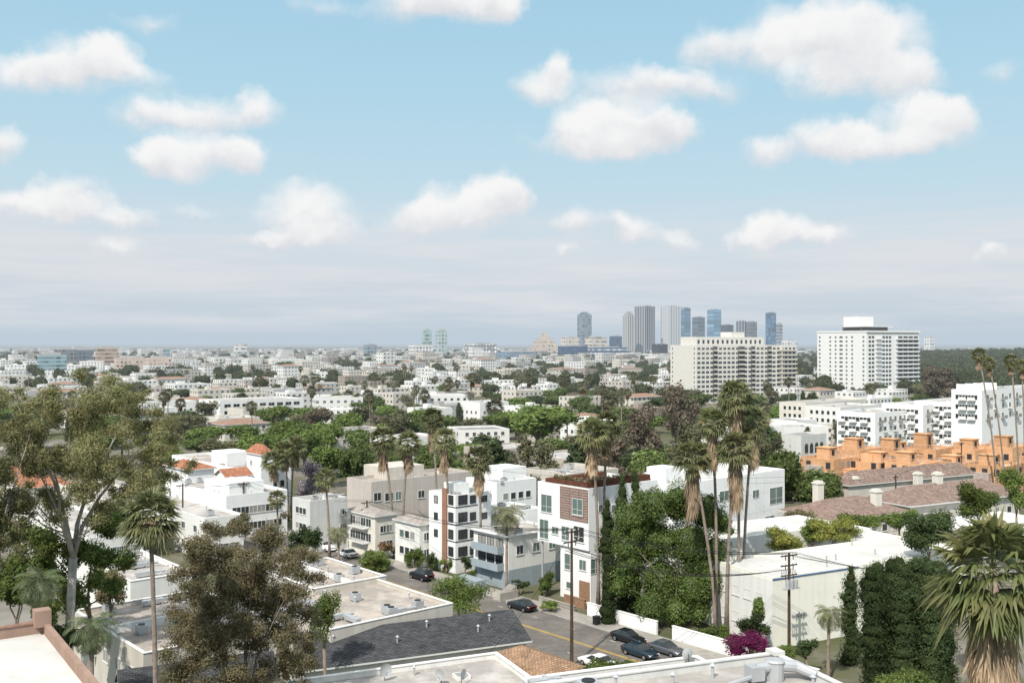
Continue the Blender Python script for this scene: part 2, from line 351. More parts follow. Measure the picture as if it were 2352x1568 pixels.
def bldg(name,label,px=None,py=None,z=8.,pl=None,pr=None,U=None,V=None,a=41,wall='white',roofm='roof_light',par=.6,roof='flat',rise=2.,anchor='N',
         cat='building',group=None,P=None,t=.25,over=.5,res=True):
    u=ua(a);v=va(a)
    if P is None: P=WZ(px,py,z)
    P=Vector((P[0],P[1],0))
    if anchor=='FR': P=P-u*U-v*V
    if U is None: U=hit(P,u,pl)
    if V is None: V=hit(P,v,pr)
    root=thing(name,label,cat,(P.x,P.y,0),R(a),group); wm=MT[wall] if isinstance(wall,str) else wall; rm=MT[roofm]
    mb=MB()
    if roof=='flat':
        mb.rim(0,0,V,U,0,z,z-par,t); mb.build('wall',wm,root)
        r=MB(); r.poly([(t,t,z-par),(V-t,t,z-par),(V-t,U-t,z-par),(t,U-t,z-par)]); r.build('roof',rm,root); zr=z-par
    else:
        for q in (((0,0),(V,0)),((V,0),(V,U)),((V,U),(0,U)),((0,U),(0,0))):
            mb.poly([(*q[0],0),(*q[1],0),(*q[1],z),(*q[0],z)])
        e=over; r=MB(); zz=z+rise
        if roof=='gable':
            mb.poly([(0,0,z),(0,U,z),(0,U/2,zz-.12)]); mb.poly([(V,0,z),(V,U/2,zz-.12),(V,U,z)])
            s=rise/(U/2)*e
            A=[(-e,-e,z-s),(V+e,-e,z-s),(V+e,U/2,zz),(-e,U/2,zz)]; C=[(-e,U+e,z-s),(V+e,U+e,z-s),(V+e,U/2,zz),(-e,U/2,zz)]
            r.poly(A); r.poly(C[::-1])
            for Q in (A,C): r.poly([(x,y,q-.18) for x,y,q in Q])
            r.poly([(-e,-e,z-s-.18),(V+e,-e,z-s-.18),A[1],A[0]],1)
            r.poly([(V+e,-e,z-s-.18),(V+e,U/2,zz-.18),A[2],A[1]],1); r.poly([(V+e,U+e,z-s-.18),(V+e,U/2,zz-.18),C[2],C[1]],1)
            r.poly([(-e,-e,z-s-.18),(-e,U/2,zz-.18),A[3],A[0]],1); r.poly([(-e,U+e,z-s-.18),(-e,U/2,zz-.18),C[3],C[0]],1)
        else:
            if V>=U: r0=(U/2,U/2);r1=(V-U/2,U/2)
            else: r0=(V/2,V/2);r1=(V/2,U-V/2)
            c=[(-e,-e,z),(V+e,-e,z),(V+e,U+e,z),(-e,U+e,z)]; a0=(*r0,zz);a1=(*r1,zz+.001)
            if V>=U: r.poly([c[0],c[1],a1,a0]); r.poly([c[1],c[2],a1]); r.poly([c[2],c[3],a0,a1]); r.poly([c[3],c[0],a0])
            else: r.poly([c[0],c[1],a0]); r.poly([c[1],c[2],a1,a0]); r.poly([c[2],c[3],a1]); r.poly([c[3],c[0],a0,a1])
            for k in range(4):
                j=(k+1)%4; r.poly([(c[k][0],c[k][1],z-.22),(c[j][0],c[j][1],z-.22),c[j],c[k]],1)
            r.poly([(q[0],q[1],z-.22) for q in c][::-1],1)
        mb.build('wall',wm,root); r.build('roof',[rm,MT['frame']],root); zr=z
    if res: reserve(P,a,U,V)
    return dict(root=root,P=P,U=U,V=V,a=a,u=u,v=v,z=z,zr=zr)
def addbox(B,name,x0,y0,z0,x1,y1,z1,mt,rot=0):
    mb=MB(); mb.box(x0,y0,z0,x1,y1,z1); return mb.build(name,MT[mt] if isinstance(mt,str) else mt,B['root'])
_c=MB(); _c.box(-.55,-.45,.12,.55,.45,.95); _c.tube([(0,0,.95),(0,0,1.02)],.36,12,1); _c.box(-.5,-.4,0,-.35,.4,.12); _c.box(.35,-.4,0,.5,.4,.12); AC=_c.mesh('air_conditioner',[MT['metal'],MT['black']])
_c=MB(); _c.tube([(0,0,0),(0,0,.7)],.09,8); _c.tube([(0,0,.7),(0,0,.85)],[.2,.05],8); VP=_c.mesh('vent_pipe',[MT['metal']])
_c=MB(); _c.box(-.6,-.6,0,.6,.6,.3); _c.poly([(-.5,-.5,.303),(.5,-.5,.303),(.5,.5,.303),(-.5,.5,.303)],1); SK=_c.mesh('skylight',[MT['white'],MT['glass_blind']])
_c=MB(); _c.box(-1.2,-.3,.25,1.2,.3,.7); _c.tube([(1.2,0,.45),(2.6,0,.45)],.16,8); _c.box(-1,-.3,0,-.9,.3,.25); _c.box(.9,-.3,0,1,.3,.25); DU=_c.mesh('roof_duct',[MT['metal']])
def clutter(B,n,x0=.8,y0=.8,x1=None,y1=None):
    x1=x1 or B['V']-.8; y1=y1 or B['U']-.8
    if x1<=x0 or y1<=y0: return
    for _ in range(n):
        nm,me=rng.choice([('air_conditioner',AC),('vent_pipe',VP),('vent_pipe',VP),('skylight',SK),('roof_duct',DU),('vent_pipe',VP)])
        put(nm,me,B['root'],(rng.uniform(x0,x1),rng.uniform(y0,y1),B['zr']),rng.choice((0,R(90))))
def capping(B,mt='white',h=.08,w=.32):
    U,V,z=B['U'],B['V'],B['z']; m=MB(); m.box(-.06,-.06,z+.003,V+.06,w,z+h); m.box(-.06,w,z+.003,w,U-w,z+h); m.box(V-w,w,z+.003,V+.06,U-w,z+h); m.box(-.06,U-w,z+.003,V+.06,U+.06,z+h)
    m.build('parapet_cap',MT[mt],B['root'])

# --- foreground buildings
B=bldg('rooftop_building','near building with white roof and tan brown parapet, lower left corner',110,1424,24,U=17,V=22,a=35,wall='pinkwall',roofm='roof_white',par=.45,anchor='FR',t=.22)
V_,U_=B['V'],B['U']; addbox(B,'corner_pier',V_-.6,U_-.6,23.9,V_+.05,U_+.05,24.6,'pinkwall')
addbox(B,'coping',-.05,U_-.27,24.003,V_-.6,U_+.05,24.06,'wood'); put('vent_pipe',VP,B['root'],(V_-7,U_-6,B['zr']))
B=bldg('apartment_building','two storey block with beige flat roof and white parapet nearest the black parked sedan',760,1445,7,pl=597,pr=1040,wall='beige',roofm='roof_beige',par=.45); clutter(B,12)
wgrid(B,'R',5,1,3,3.8,1.3,1.3); capping(B)
B=bldg('apartment_building','flat roofed beige block behind the nearer beige roof, beside the rounded street shrub',720,1352,7.3,pl=593,pr=887,wall='beige',roofm='roof_beige',par=.45); clutter(B,9); capping(B)
addbox(B,'roof_divider',B['V']*.5,.3,6.9,B['V']*.5+.25,B['U']-.35,7.5,'white')
B=bldg('apartment_building','long flat beige grey roof seen behind the slim palm trunk, lower left',330,1500,7,pl=170,pr=650,wall='beige',roofm='roof_beige',par=.5); clutter(B,14); capping(B)
addbox(B,'roof_divider',.3,B['U']*.5,6.5,B['V']-.35,B['U']*.5+.25,7.35,'white'); wgrid(B,'R',6,1,3,3.8,1.5,1.3); wgrid(B,'L',5,1,3,3.8,1.5,1.3)
B=bldg('apartment_building','white flat roofed building with dark window strip left of the russet tree',300,1335,7.5,pl=190,pr=445,wall='white',roofm='roof_light',par=.5); clutter(B,6); capping(B)
wgrid(B,'R',6,2,3,1.2,2.2,1.1,m0=.5,m1=.5,fm=MT['frame_dark']); wgrid(B,'L',4,2,3,1.2,1.5,1.2)
B=bldg('gabled_building','long low building with charcoal shingle gable roof and cream walls beside the street',700,1531,4.5,U=9.6,pr=1208,a=24,wall='cream',roofm='roof_dark',roof='gable',rise=1.9)
wgrid(B,'R',7,1,3,2.2,1.1,.9,fm=MT['frame_dark'])
for q in (.15,.42,.58,.8,.88): y_=rng.uniform(1.5,3.6); put('vent_pipe',VP,B['root'],(B['V']*q,y_,4.4+1.9*y_/4.8))
B=bldg('gabled_building','charcoal shingle roofed building under the slim fan palm, lower left',290,1640,4.5,U=10,pr=640,a=24,wall='white',roofm='roof_dark',roof='gable',rise=2.4)
wgrid(B,'L',3,1,3,1.5,1.2,1.2)
B=bldg('flat_roof_building','near grey flat roof with white parapet and satellite dishes, bottom centre',1140,1497,9,U=9,V=19,a=24,wall='white',roofm='roof_light',par=.45,anchor='FR'); clutter(B,5); capping(B)
HB=B
B=bldg('small_house','small house with tan shingle roof between the charcoal roof and the wooden pole',1262,1560,4.2,U=9.5,V=5,a=41,wall='cream',roofm='roof_tan',roof='hip',rise=1.2)
B=bldg('flat_roof_building','pale grey flat roof with white rim below the parked white car',1600,1505,12,U=8,V=14.5,a=21,wall='greywall',roofm='roof_light',par=.35,anchor='FR'); clutter(B,4); capping(B)
B=bldg('flat_roof_building','nearest pale rooftop with large ventilation ducts, bottom right',1780,1497,18,U=12,V=24,a=21,wall='greywall',roofm='roof_light',par=.4,anchor='FR'); capping(B,'greywall')
VB=B; rt=B['root']; V_,U_,zr=B['V'],B['U'],B['zr']
m=MB(); x,y=V_-2.2,U_-3.0
m.tube([(x-1.2,y,zr+.75),(x+.2,y,zr+.8),(x+1.2,y-.3,zr+.7),(x+1.9,y-1.1,zr+.4)],[.26,.34,.34,.24],12); m.tube([(x,y,zr+.0),(x,y,zr+1.05)],[.5,.5],14); m.tube([(x,y,zr+1.05),(x,y,zr+1.15)],[.56,.42],14)
m.box(x-1.7,y-.4,zr+.2,x-.9,y+.4,zr+.95); m.build('ventilation_unit',MT['metal'],rt)
m=MB(); m.tube([(x-3.5,y-.6,zr+.3),(x-1.7,y-.2,zr+.4)],.14,8); m.tube([(x-4.5,y-1.6,zr+.25),(x+1.5,y-2.1,zr+.25)],.08,8); m.build('pipe_run',MT['metal'],rt)
for q in ((V_-5.2,U_-1.5),(V_-8,U_-2),(V_-11,U_-1.2),(V_-1.2,U_-5)): put('vent_pipe',VP,rt,(*q,zr))
put('air_conditioner',AC,rt,(V_-13,U_-2,zr)); m=MB(); m.box(V_-.6,U_-.8,18.083,V_+.1,U_+.1,18.3); m.build('corner_pier',MT['greywall'],rt)

# 943 building (around a courtyard)
P=WZ(1775,1325,8.5); a=28; B=bldg('apartment_building','pale yellow building with broad white roof and house number 943',P=P,z=8.5,U=11,V=34,a=a,wall='cream943',roofm='roof_white',par=.25,t=.3)
N9=B; rt=B['root']
m=MB(); m.rim(8,21,34,31,0,8.45,8.2,.3); m.rim(27,11.02,34,20.98,0,8.45,8.2,.3); m.rim(0,11.02,7,17,0,8.45,8.2,.3); m.build('rear_wing',MT['white'],rt)
m=MB(); m.poly([(8.3,21.3,8.21),(33.7,21.3,8.21),(33.7,30.7,8.21),(8.3,30.7,8.21)]); m.poly([(27.3,11.3,8.21),(33.7,11.3,8.21),(33.7,20.7,8.21),(27.3,20.7,8.21)]); m.poly([(.3,11.3,8.21),(6.7,11.3,8.21),(6.7,16.7,8.21),(.3,16.7,8.21)]); m.build('rear_roof',MT['roof_white'],rt)
reserve(P,a,31,34)
MT['blue']=mat('blue_gutter_paint',(.06,.12,.26),var=.1)
m=MB(); m.box(-.1,-.1,8.2,14,-.003,8.32); m.build('gutter',MT['blue'],rt)
m=MB(); m.box(-.03,-.003,0,-.003,11,8.1); m.build('side_wall_cladding',MT['white'],rt)
wgrid(B,'L',4,2,3.2,1.8,1.3,1.2); wgrid(B,'R',3,1,3,5,1.2,1.2,m0=20)
cv=bpy.data.curves.new('house_number','FONT'); cv.body='943'; cv.size=1.0; cv.extrude=.03; to=bpy.data.objects.new('tmp',cv); COL.objects.link(to)
bpy.context.view_layer.update(); tm=bpy.data.meshes.new_from_object(to); bpy.data.objects.remove(to); tm.materials.clear(); tm.materials.append(MT['fgrey'])
c,zz=px2face(B,'R',1828,1420); o=put('house_number',tm,rt,(c,-.04,zz)); o.rotation_euler=(R(90),0,0); clutter(B,7); 
addbox(B,'roof_hatch',12,24,8.2,15,27,9.6,'white'); addbox(B,'roof_hatch',29,14,8.2,31.5,17,9.3,'white')

# K white modern
B=bldg('modern_apartment_building','white cubic apartment building with slatted wood panel and rust roof planter behind the wooden pole',1352,1122,16,pl=1235,V=14.5,wall='white2',roofm='roof_white',par=.5)
KB=B; rt=B['root']
for q in rt.children:
    if q.name.startswith('wall'): bpy.data.objects.remove(q)
m=MB(); U_,V_=B['U'],B['V']; m.rim(0,0,V_,U_,7.4,16,15.5,.25); m.poly([(0,0,7.4),(0,U_,7.4),(V_,U_,7.4),(V_,0,7.4)]); m.build('wall',MT['white2'],rt)
m=MB(); m.box(.4,.003,0,V_,U_*.58,7.4); m.box(6,U_*.58,0,V_,U_-.3,7.4); m.build('lower_wall',MT['white2'],rt)
m=MB(); m.tube([(.5,U_-.5,0),(.5,U_-.5,7.4)],.16,8); m.build('column',MT['metal'],rt)
c0,_=px2face(B,'L',1351,1150); c1,_=px2face(B,'L',1287,1150); m=MB()
for zz in np.arange(11.3,15.7,.36): m.box(-.12,c0,zz,-.02,c1,zz+.2)
for yy in np.linspace(c0,c1-.1,4): m.box(-.018,yy,11.3,-.003,yy+.1,15.8)
m.build('wood_panel',MT['wood'],rt)
for w in ((1243,1135,1268,1176),(1240,1192,1260,1236),(1268,1208,1283,1226)): winpx(B,'L',*w,fm=MT['frame'],pane=MT['glass_green'])
def offs(o,d): o.location.x-=d
offs(winpx(B,'L',1316,1145,1340,1182,pane=MT['glass_green']),.13)
winpx(B,'L',1318,1208,1342,1244,pane=MT['glass']); winpx(B,'L',1290,1208,1308,1240,pane=MT['glass_green'])
for w in ((1292,1270,1306,1308),(1326,1285,1342,1310),(1296,1335,1310,1352)):
    o=winpx(B,'L',*w,pane=MT['glass_green']); o.location.x+=.4
o=patch(B,'L','timber_cladding',1326,1335,1350,1380,'woodor',.06); o.location.x+=.397
for w in ((1374,1158,1383,1176),(1388,1158,1397,1176),(1404,1158,1413,1176),(1356,1282,1379,1316),(1392,1240,1412,1262)): winpx(B,'R',*w,pane=MT['glass_green'],style='nosill')
addbox(B,'roof_planter',.6,1,15.5,V_-.5,2,16.7,'rust'); addbox(B,'roof_planter',.6,U_-2,15.5,V_-2,U_-1,16.5,'rust'); addbox(B,'roof_planter',.6,2.003,15.5,1.4,U_-2.003,16.6,'rust'); clutter(B,3,2,3)
v,q,s=leaves([(x_,1.5,16.9,.5,.4,.4) for x_ in np.arange(1.5,V_-1,1.)]+[(1,y_,16.9,.35,.5,.4) for y_ in np.arange(2.5,U_-2,1.)],2600,.2,77,core=.4); put('planter_greenery',npmesh('planter_greenery',v,q,s,OLIVE),rt)
B=bldg('modern_apartment_building','white panelled box building with square windows behind the ficus and tall palms',1545,1113,14,U=13,pr=1802,wall='white2',roofm='roof_white',par=.5)
for w in ((1652,1126,1674,1150),(1728,1124,1743,1143),(1767,1118,1797,1156),(1756,1184,1778,1206),(1692,1196,1712,1210)): winpx(B,'R',*w,pane=MT['glass_green'],style='nosill')
m=MB()
for q in np.arange(2.2,B['V'],2.2): m.box(q,-.012,4,q+.02,0,13.5)
for q in (4,7.2,10.4): m.box(0,-.011,q,B['V'],0,q+.02)
m.build('panel_joint',MT['fgrey'],B['root']); clutter(B,5)
addbox(B,'stair_bulkhead',3,4,13.5,7,8,15.9,'white2'); 
m=MB()
for k in range(6): m.box(.3,.3,14.15+k*.3,9,.34,14.22+k*.3)
for k in range(6): m.box(.3+k*1.7,.35,14,.36+k*1.7,.4,15.8)
m.build('roof_screen',MT['white2'],B['root'])
# L
B=bldg('apartment_building','cream and blue grey apartment block with stacked balconies left of the white cubic building',1168,1232,7.8,pl=1088,pr=1292,wall='white',roofm='roof_light',par=.3)
rt=B['root']; U_,V_=B['U'],B['V']; clutter(B,8)
for k,zz in enumerate((2.7,5.2)):
    m=MB(); m.box(-1.3,1,zz,-.003,U_-1,zz+.15); m.box(-1.3,1,zz+.15,-1.22,U_-1,zz+1.1); m.box(-1.22,1,zz+.15,-.003,1.08,zz+1.1); m.build('balcony',MT['bluegrey'],rt)
    for c in (.25,.5,.75): win(B,'L',U_*c,zz+.15,1.7,1.9,fm=MT['frame_dark'],style='nosill')
addbox(B,'ground_floor_wall',-.04,.003,0,-.003,U_,2.6,'bluegrey'); addbox(B,'ground_floor_wall',.003,-.04,0,V_,-.003,2.9,'bluegrey')
for c in (.2,.5,.8): win(B,'R',V_*c,4.9,1.4,1.4)
addbox(B,'roof_eave',-.6,-.35,7.803,V_,.25,7.95,'white'); addbox(B,'roof_eave',-.6,.25,7.803,.25,U_,7.95,'white')
m=MB(); m.box(-4.5,2,0,-2.6,7,1.6); m.build('planter_wall',MT['bluegrey'],rt)
m=MB()
for k in range(9): m.box(-5.2+k*.35,-4.2,0,-4.85+k*.35,-2.6,.2+k*.19)
m.box(-5.3,-4.4,0,-2,-4.2,1.2); m.build('front_steps',MT['pavement'],rt)
B=bldg('apartment_building','white flat roofed block with pale roof clutter above the cream and blue building',1192,1172,9.5,pl=1118,pr=1246,wall='white2',roofm='roof_light',par=.5); clutter(B,7); wgrid(B,'L',4,2,3,4,1.1,1.2)
B=bldg('apartment_building','white stepped block behind the terracotta column building with roof terraces',z=10.5,pl=1070,pr=1232,wall='white2',roofm='roof_light',par=.5,P=WZ(1140,1118,10.5)+Vector((0,6,0))); clutter(B,6); wgrid(B,'L',4,2,3,4,1.3,1.3); wgrid(B,'R',4,2,3,4,1.3,1.3); addbox(B,'upper_storey',4,3,10,10,9,12.4,'white2')
# M
B=bldg('modern_apartment_building','white building with black window bands and a terracotta column on its street corner',1046,1137,12.3,pl=985,pr=1128,wall='white2',roofm='roof_white',par=.5); rt=B['root']; U_,V_=B['U'],B['V']
patch(B,'L','terracotta_column',1018,1120,1028,1292,'brick',.25)
for f in range(4):
    m=MB(); m.box(-.05,.1,2.2+f*2.7,-.003,U_*.3,2.35+f*2.7); m.box(-.05,-.05,2.2+f*2.7,V_*.62,-.003,2.35+f*2.7); m.build('black_band',MT['frame_dark'],rt)
    win(B,'R',V_*.2,2.6+f*2.7,1.8,1.5,fm=MT['frame_dark'],style='nosill',pane=MT['glass']); win(B,'R',V_*.48,2.6+f*2.7,1.2,1.3,fm=MT['frame_dark'],style='nosill',pane=MT['glass']); win(B,'R',V_*.8,2.6+f*2.7,1.2,1.0,fm=MT['frame_dark'],style='nosill',pane=MT['glass'])
    win(B,'L',U_*.16,2.6+f*2.7,1.3,1.5,fm=MT['frame_dark'],style='nosill',pane=MT['glass'])
    if f: win(B,'L',U_*.72,2.4+f*2.7,1.0,1.2,fm=MT['frame_dark'],style='nosill')
clutter(B,4); addbox(B,'stair_bulkhead',2,U_*.4,11.8,5,U_*.8,13.6,'white2')
# N
B=bldg('apartment_building','beige apartment house with pale hip roof and balconies behind the white parked car',862,1184,7.2,pl=797,pr=912,wall='cream',roofm='hip_grey',roof='hip',rise=.8,over=.4); rt=B['root']
for zz in (2.4,4.9):
    m=MB(); m.box(-1.1,2,zz-.15,-.003,B['U']-2,zz); m.build('balcony',MT['white'],rt)
    m=MB(); m.box(-1.1,2,zz+.9,-1.05,B['U']-2,zz+.96)
    for q in np.arange(2,B['U']-2,.35): m.box(-1.09,q,zz,-1.06,q+.03,zz+.9)
    m.build('railing',MT['black'],rt)
wgrid(B,'L',4,2,2.5,2.5,1.6,1.5); wgrid(B,'R',3,2,2.6,1.6,1.2,1.2)
B=bldg('apartment_building','cream hip roofed house left of the terracotta column building',964,1203,7,pl=908,pr=1003,wall='white',roofm='hip_grey',roof='hip',rise=.8,over=.4)
wgrid(B,'L',3,2,2.7,1.5,1.3,1.3); wgrid(B,'R',2,2,2.7,1.5,1.3,1.3)
B=bldg('apartment_building','mauve beige flat topped building with broad upper wall behind the hip roofed houses',853,1106,10.3,pl=797,pr=1085,wall='mauve',roofm='roof_beige',par=.6)
for w in ((858,1130,876,1150),(884,1130,903,1150),(908,1128,922,1148),(960,1125,975,1143),(1000,1120,1014,1138),(1040,1116,1052,1132)): winpx(B,'R',*w)
clutter(B,10); addbox(B,'upper_storey',6,4,9.7,15,12,12,'beige')
B=bldg('apartment_building','pale grey stucco building with blank side wall right of the palm cluster',712,1150,9,pl=672,pr=798,wall='greywall',roofm='roof_light',par=.5); clutter(B,9); wgrid(B,'L',3,3,2.7,1,1.2,1.2); wgrid(B,'R',2,2,2.7,3.2,1,1.1,m0=7)
# P/Q mediterranean
B=bldg('villa_building','white mediterranean building with long flat terraces behind the grey roofs, left of palms',575,1082,8.5,pl=395,pr=668,wall='white2',roofm='roof_beige',par=.6); wgrid(B,'L',9,2,3,1.5,1.1,1.5); wgrid(B,'R',4,2,3,1.5,1.1,1.5); clutter(B,9)
addbox(B,'upper_storey',2,16,7.9,8,24,11,'white2')
B=bldg('villa_tower','white square tower with red tiled pyramid roof',600,1043,12.4,pl=567,pr=628,wall='white2',roofm='tile_red',roof='hip',rise=1.9,cat='tower',over=.35)
winpx(B,'L',575,1056,580,1068); winpx(B,'R',610,1056,615,1068)
B=bldg('villa_building','white villa with red tiled hip roof left of the tower',432,1078,9.2,pl=380,pr=492,wall='white2',roofm='tile_red',roof='hip',rise=1.3); wgrid(B,'R',4,2,3,2.4,1.1,1.4); wgrid(B,'L',3,2,3,2.4,1.1,1.4)
B=bldg('villa_building','small red tiled gable house between the villa and the white terraces',520,1092,8.4,U=5,pr=575,wall='white2',roofm='tile_red',roof='gable',rise=1.2); wgrid(B,'R',3,1,3,4,1,1.4)
B=bldg('apartment_building','white terraced apartment block below the red tiled villas',520,1138,8.2,pl=395,pr=660,wall='white2',roofm='roof_light',par=.6,a=41); wgrid(B,'R',6,2,3,1.5,1.8,1.4); wgrid(B,'L',7,2,3,1.5,1.3,1.3); clutter(B,12); addbox(B,'upper_storey',2,3,7.6,9,10,10,'white2')
m=MB(); m.tube([(3.5,12,7.6),(3.5,12,9.6)],2.2,16); m.build('round_bay',MT['white2'],B['root'])
B=bldg('apartment_building','low white block with metal rooftop units left of the terraced block',470,1190,7,pl=330,pr=560,wall='white',roofm='roof_light',par=.5,a=41); wgrid(B,'R',5,2,3,1.2,1.4,1.2); wgrid(B,'L',5,2,3,1.2,1.4,1.2); clutter(B,10)
B=bldg('apartment_building','flat roofed cream block half hidden behind the big eucalyptus',250,1150,8,pl=120,pr=360,wall='cream',roofm='roof_light',par=.5); wgrid(B,'R',5,2,3,1.5,1.4,1.2); wgrid(B,'L',5,2,3,1.5,1.4,1.2); clutter(B,8)
B=bldg('villa_building','red tiled house behind the leftmost trees',60,1120,7.5,pl=-40,pr=170,wall='cream',roofm='tile_red',roof='hip',rise=1.6); wgrid(B,'R',4,2,3,1.5,1.1,1.3)
B=bldg('apartment_building','long white roofed block glimpsed through the lower eucalyptus boughs',200,1235,7.5,pl=40,pr=330,wall='white',roofm='roof_light',par=.5); wgrid(B,'R',6,2,3,1.5,1.4,1.2); clutter(B,8)
B=bldg('apartment_building','flat pale roofed building behind the slatted wood building, among palms',1305,1088,10,pl=1205,pr=1420,wall='beige',roofm='roof_light',par=.5); wgrid(B,'L',5,2,3,3,1.2,1.3); wgrid(B,'R',5,1,3,6,1.2,1.3); clutter(B,9)
# Y pink tile complex
def chim(B,px,py,D,h=3.4):
    w=WD(px,py,D); rel=Vector((w.x,w.y,0))-B['P']; x=rel.dot(B['v']); y=rel.dot(B['u']); zt=w.z
    m=MB(); s=.68; m.box(x-s,y-s,min(zt-h-1.5,7),x+s,y+s,zt-.55); m.box(x-s-.14,y-s-.14,zt-.55,x+s+.14,y+s+.14,zt-.3); m.box(x-s+.1,y-s+.1,zt-.3,x+s-.1,y+s-.1,zt); m.build('chimney',MT['cream'],B['root'])
B=bldg('townhouse','pinkish tiled townhouse with two pale chimneys nearest the white roof, right side',1908,1192,7.2,pl=1803,pr=2078,a=28,wall='beige',roofm='tile_pink',roof='hip',rise=2.4,over=.8); wgrid(B,'R',6,2,3,1.2,1.3,1.3); wgrid(B,'L',4,2,3,1.2,1.3,1.3)
chim(B,1879,1103,175); chim(B,2012,1122,172)
B=bldg('townhouse','pinkish tiled townhouse block at the right edge beyond the dark trees',2090,1160,7.6,pl=1995,pr=2340,a=28,wall='beige',roofm='tile_pink',roof='hip',rise=2.6,over=.8); wgrid(B,'R',8,2,3,1.2,1.3,1.3)
chim(B,2153,1083,186); chim(B,2250,1110,190)
B=bldg('townhouse','rearmost pinkish tiled townhouse with three chimneys below the timber framing',a=28,wall='beige',roofm='tile_pink',roof='hip',rise=2.4,z=8.,pl=1915,pr=2235,P=WZ(1990,1128,8.2)+Vector((0,10,0))); 
chim(B,1962,1093,200); chim(B,2108,1083,205)
B=bldg('garage_building','long low white roofed building below the pinkish tile roofs',2180,1225,5,pl=2060,pr=2420,a=28,wall='white',roofm='roof_white',par=.3)
B=bldg('apartment_building','small grey building with arched windows left of the timber construction',1840,1000,9,pl=1795,pr=1898,wall='greywall',roofm='roof_grey',par=.5,a=41)
for k in range(4):
    w=B['V']*.2+k*B['V']*.2; m=MB(); pts=[(w-.9,-.05,3.5),(w+.9,-.05,3.5),(w+.9,-.05,5.6)]+[(w+.9*math.cos(t),-.05,5.6+.9*math.sin(t)) for t in np.linspace(.3,math.pi-.3,6)]+[(w-.9,-.05,5.6)]; m.poly(pts); m.build('arched_window',MT['glass'],B['root'])

# Z construction
def construction(px,py,z,w,d,label,bulk,k0):
    B=bldg('house_under_construction',label,px,py,z,U=d,V=w,a=41,wall='osb',roofm='osb2',par=.7,cat='building',group='timber framed houses under construction')
    for f in range(3):
        for c in np.arange(1.5,w-.8,2.4):
            if rng.random()<.2: continue
            ww_=rng.choice((.45,.6,.8)); m=MB(); m.box(c-ww_,-.04,1.0+f*2.9,c+ww_,-.003,2.5+f*2.9); m.build('window_opening',MT['frame_dark'] if rng.random()<.6 else MT['glass_blind'],B['root'])
        for c in np.arange(1.5,d-.8,2.6):
            if rng.random()<.2: continue
            m=MB(); m.box(-.04,c-.6,1.0+f*2.9,-.003,c+.6,2.5+f*2.9); m.build('window_opening',MT['frame_dark'],B['root'])
    for (bx,by,bh) in bulk:
        m=MB(); m.box(bx,by,z-.7,bx+3.4,by+3.4,z+bh-.35); m.box(bx-.2,by-.2,z+bh-.35,bx+3.6,by+3.6,z+bh-.2); m.build('roof_bulkhead',MT['osb'],B['root'])
        m=MB(); m.box(bx+1,by-.05,z+.3,bx+2.2,by-.003,z+bh-.8); m.build('window_opening',MT['frame_dark'],B['root'])
        m=MB(); m.poly([(bx+3.4,by+.3,z-.6),(bx+6,by+.3,z-.6),(bx+3.41,by+.3,z+bh-.5)]); m.poly([(bx+3.41,by+.3,z+bh-.5),(bx+6,by+.3,z-.6),(bx+6,by+2.6,z-.6),(bx+3.41,by+2.6,z+bh-.5)]); m.build('sloping_stair_roof',MT['osb2'],B['root'])
    m=MB()
    for k in np.arange(0,w,1.2): m.box(k,.05,z,k+.08,.13,z+.9)
    for k in np.arange(.5,d,1.2): m.box(.05,k,z,.13,k+.08,z+.9)
    m.box(0,.05,z+.9,w,.14,z+.98); m.box(.05,.14,z+.9,.14,d,z+.98); m.build('framing',MT['osb2'],B['root'])
    for f in (1,2): m=MB(); m.box(-.06,-.06,f*2.9+.1,w+.02,-.003,f*2.9+.32); m.box(-.06,-.003,f*2.9+.1,-.003,d,f*2.9+.32); m.build('floor_band',MT['osb2'],B['root'])
    m=MB(); m.box(w*.35,-1.8,0,w*.6,-.003,z-2.6); m.box(w*.35-.1,-1.9,z-2.6,w*.6+.1,-.003,z-2.45); m.build('bay_volume',MT['osb'],B['root'])
    m=MB(); m.box(w*.68,-1.2,0,w*.97,-.07,z-1.2-k0%3*.8); m.build('bay_volume',MT['wrap' if k0%2 else 'osb2'],B['root'])
    m=MB(); m.box(-1.4,d*.3,0,-.07,d*.75,z-1.6-k0%2); m.build('bay_volume',MT['osb2' if k0%2 else 'wrap'],B['root'])
    m=MB(); m.box(w*.5,d*.55,z-.7,w*.9,d*.9,z+1.1); m.build('roof_bulkhead',MT['wrap' if k0%3==0 else 'osb'],B['root'])
    return B
cl=['leftmost timber sheathed house of the construction site','timber sheathed house with scaffold in front, left of centre of the site','timber sheathed house in the front row, middle of the site','timber sheathed house in the front row right of the middle','timber sheathed house in the front row at the right edge',
    'rear row timber sheathed house above the leftmost one','rear row timber sheathed house, second from left','rear row timber sheathed house with tallest roof box','rear row timber sheathed house, fourth from left','rear row timber sheathed house at the right edge']
spec=[(1915,1056,9,12,9,[(3,3,2.6)]),(2020,1063,8.4,11,9,[(6,3,2)]),(2118,1066,9,10,9,[(2,4,2.4)]),(2212,1074,8.2,10,9,[(5,4,2.2)]),(2305,1072,9,12,9,[(2,3,2.4)]),
      (1975,1034,10,11,9,[(2,2,2.8)]),(2065,1038,9.4,10,9,[(1,2,3.2),(6,3,2)]),(2150,1032,9.6,10,9,[(1,3,3.8)]),(2240,1034,9.3,10,9,[(3,2,2.6)]),(2325,1028,10,11,9,[(2,2,2.8)])]
for k0,(l,s) in enumerate(zip(cl,spec)): B=construction(*s[:5],l,s[5],k0)
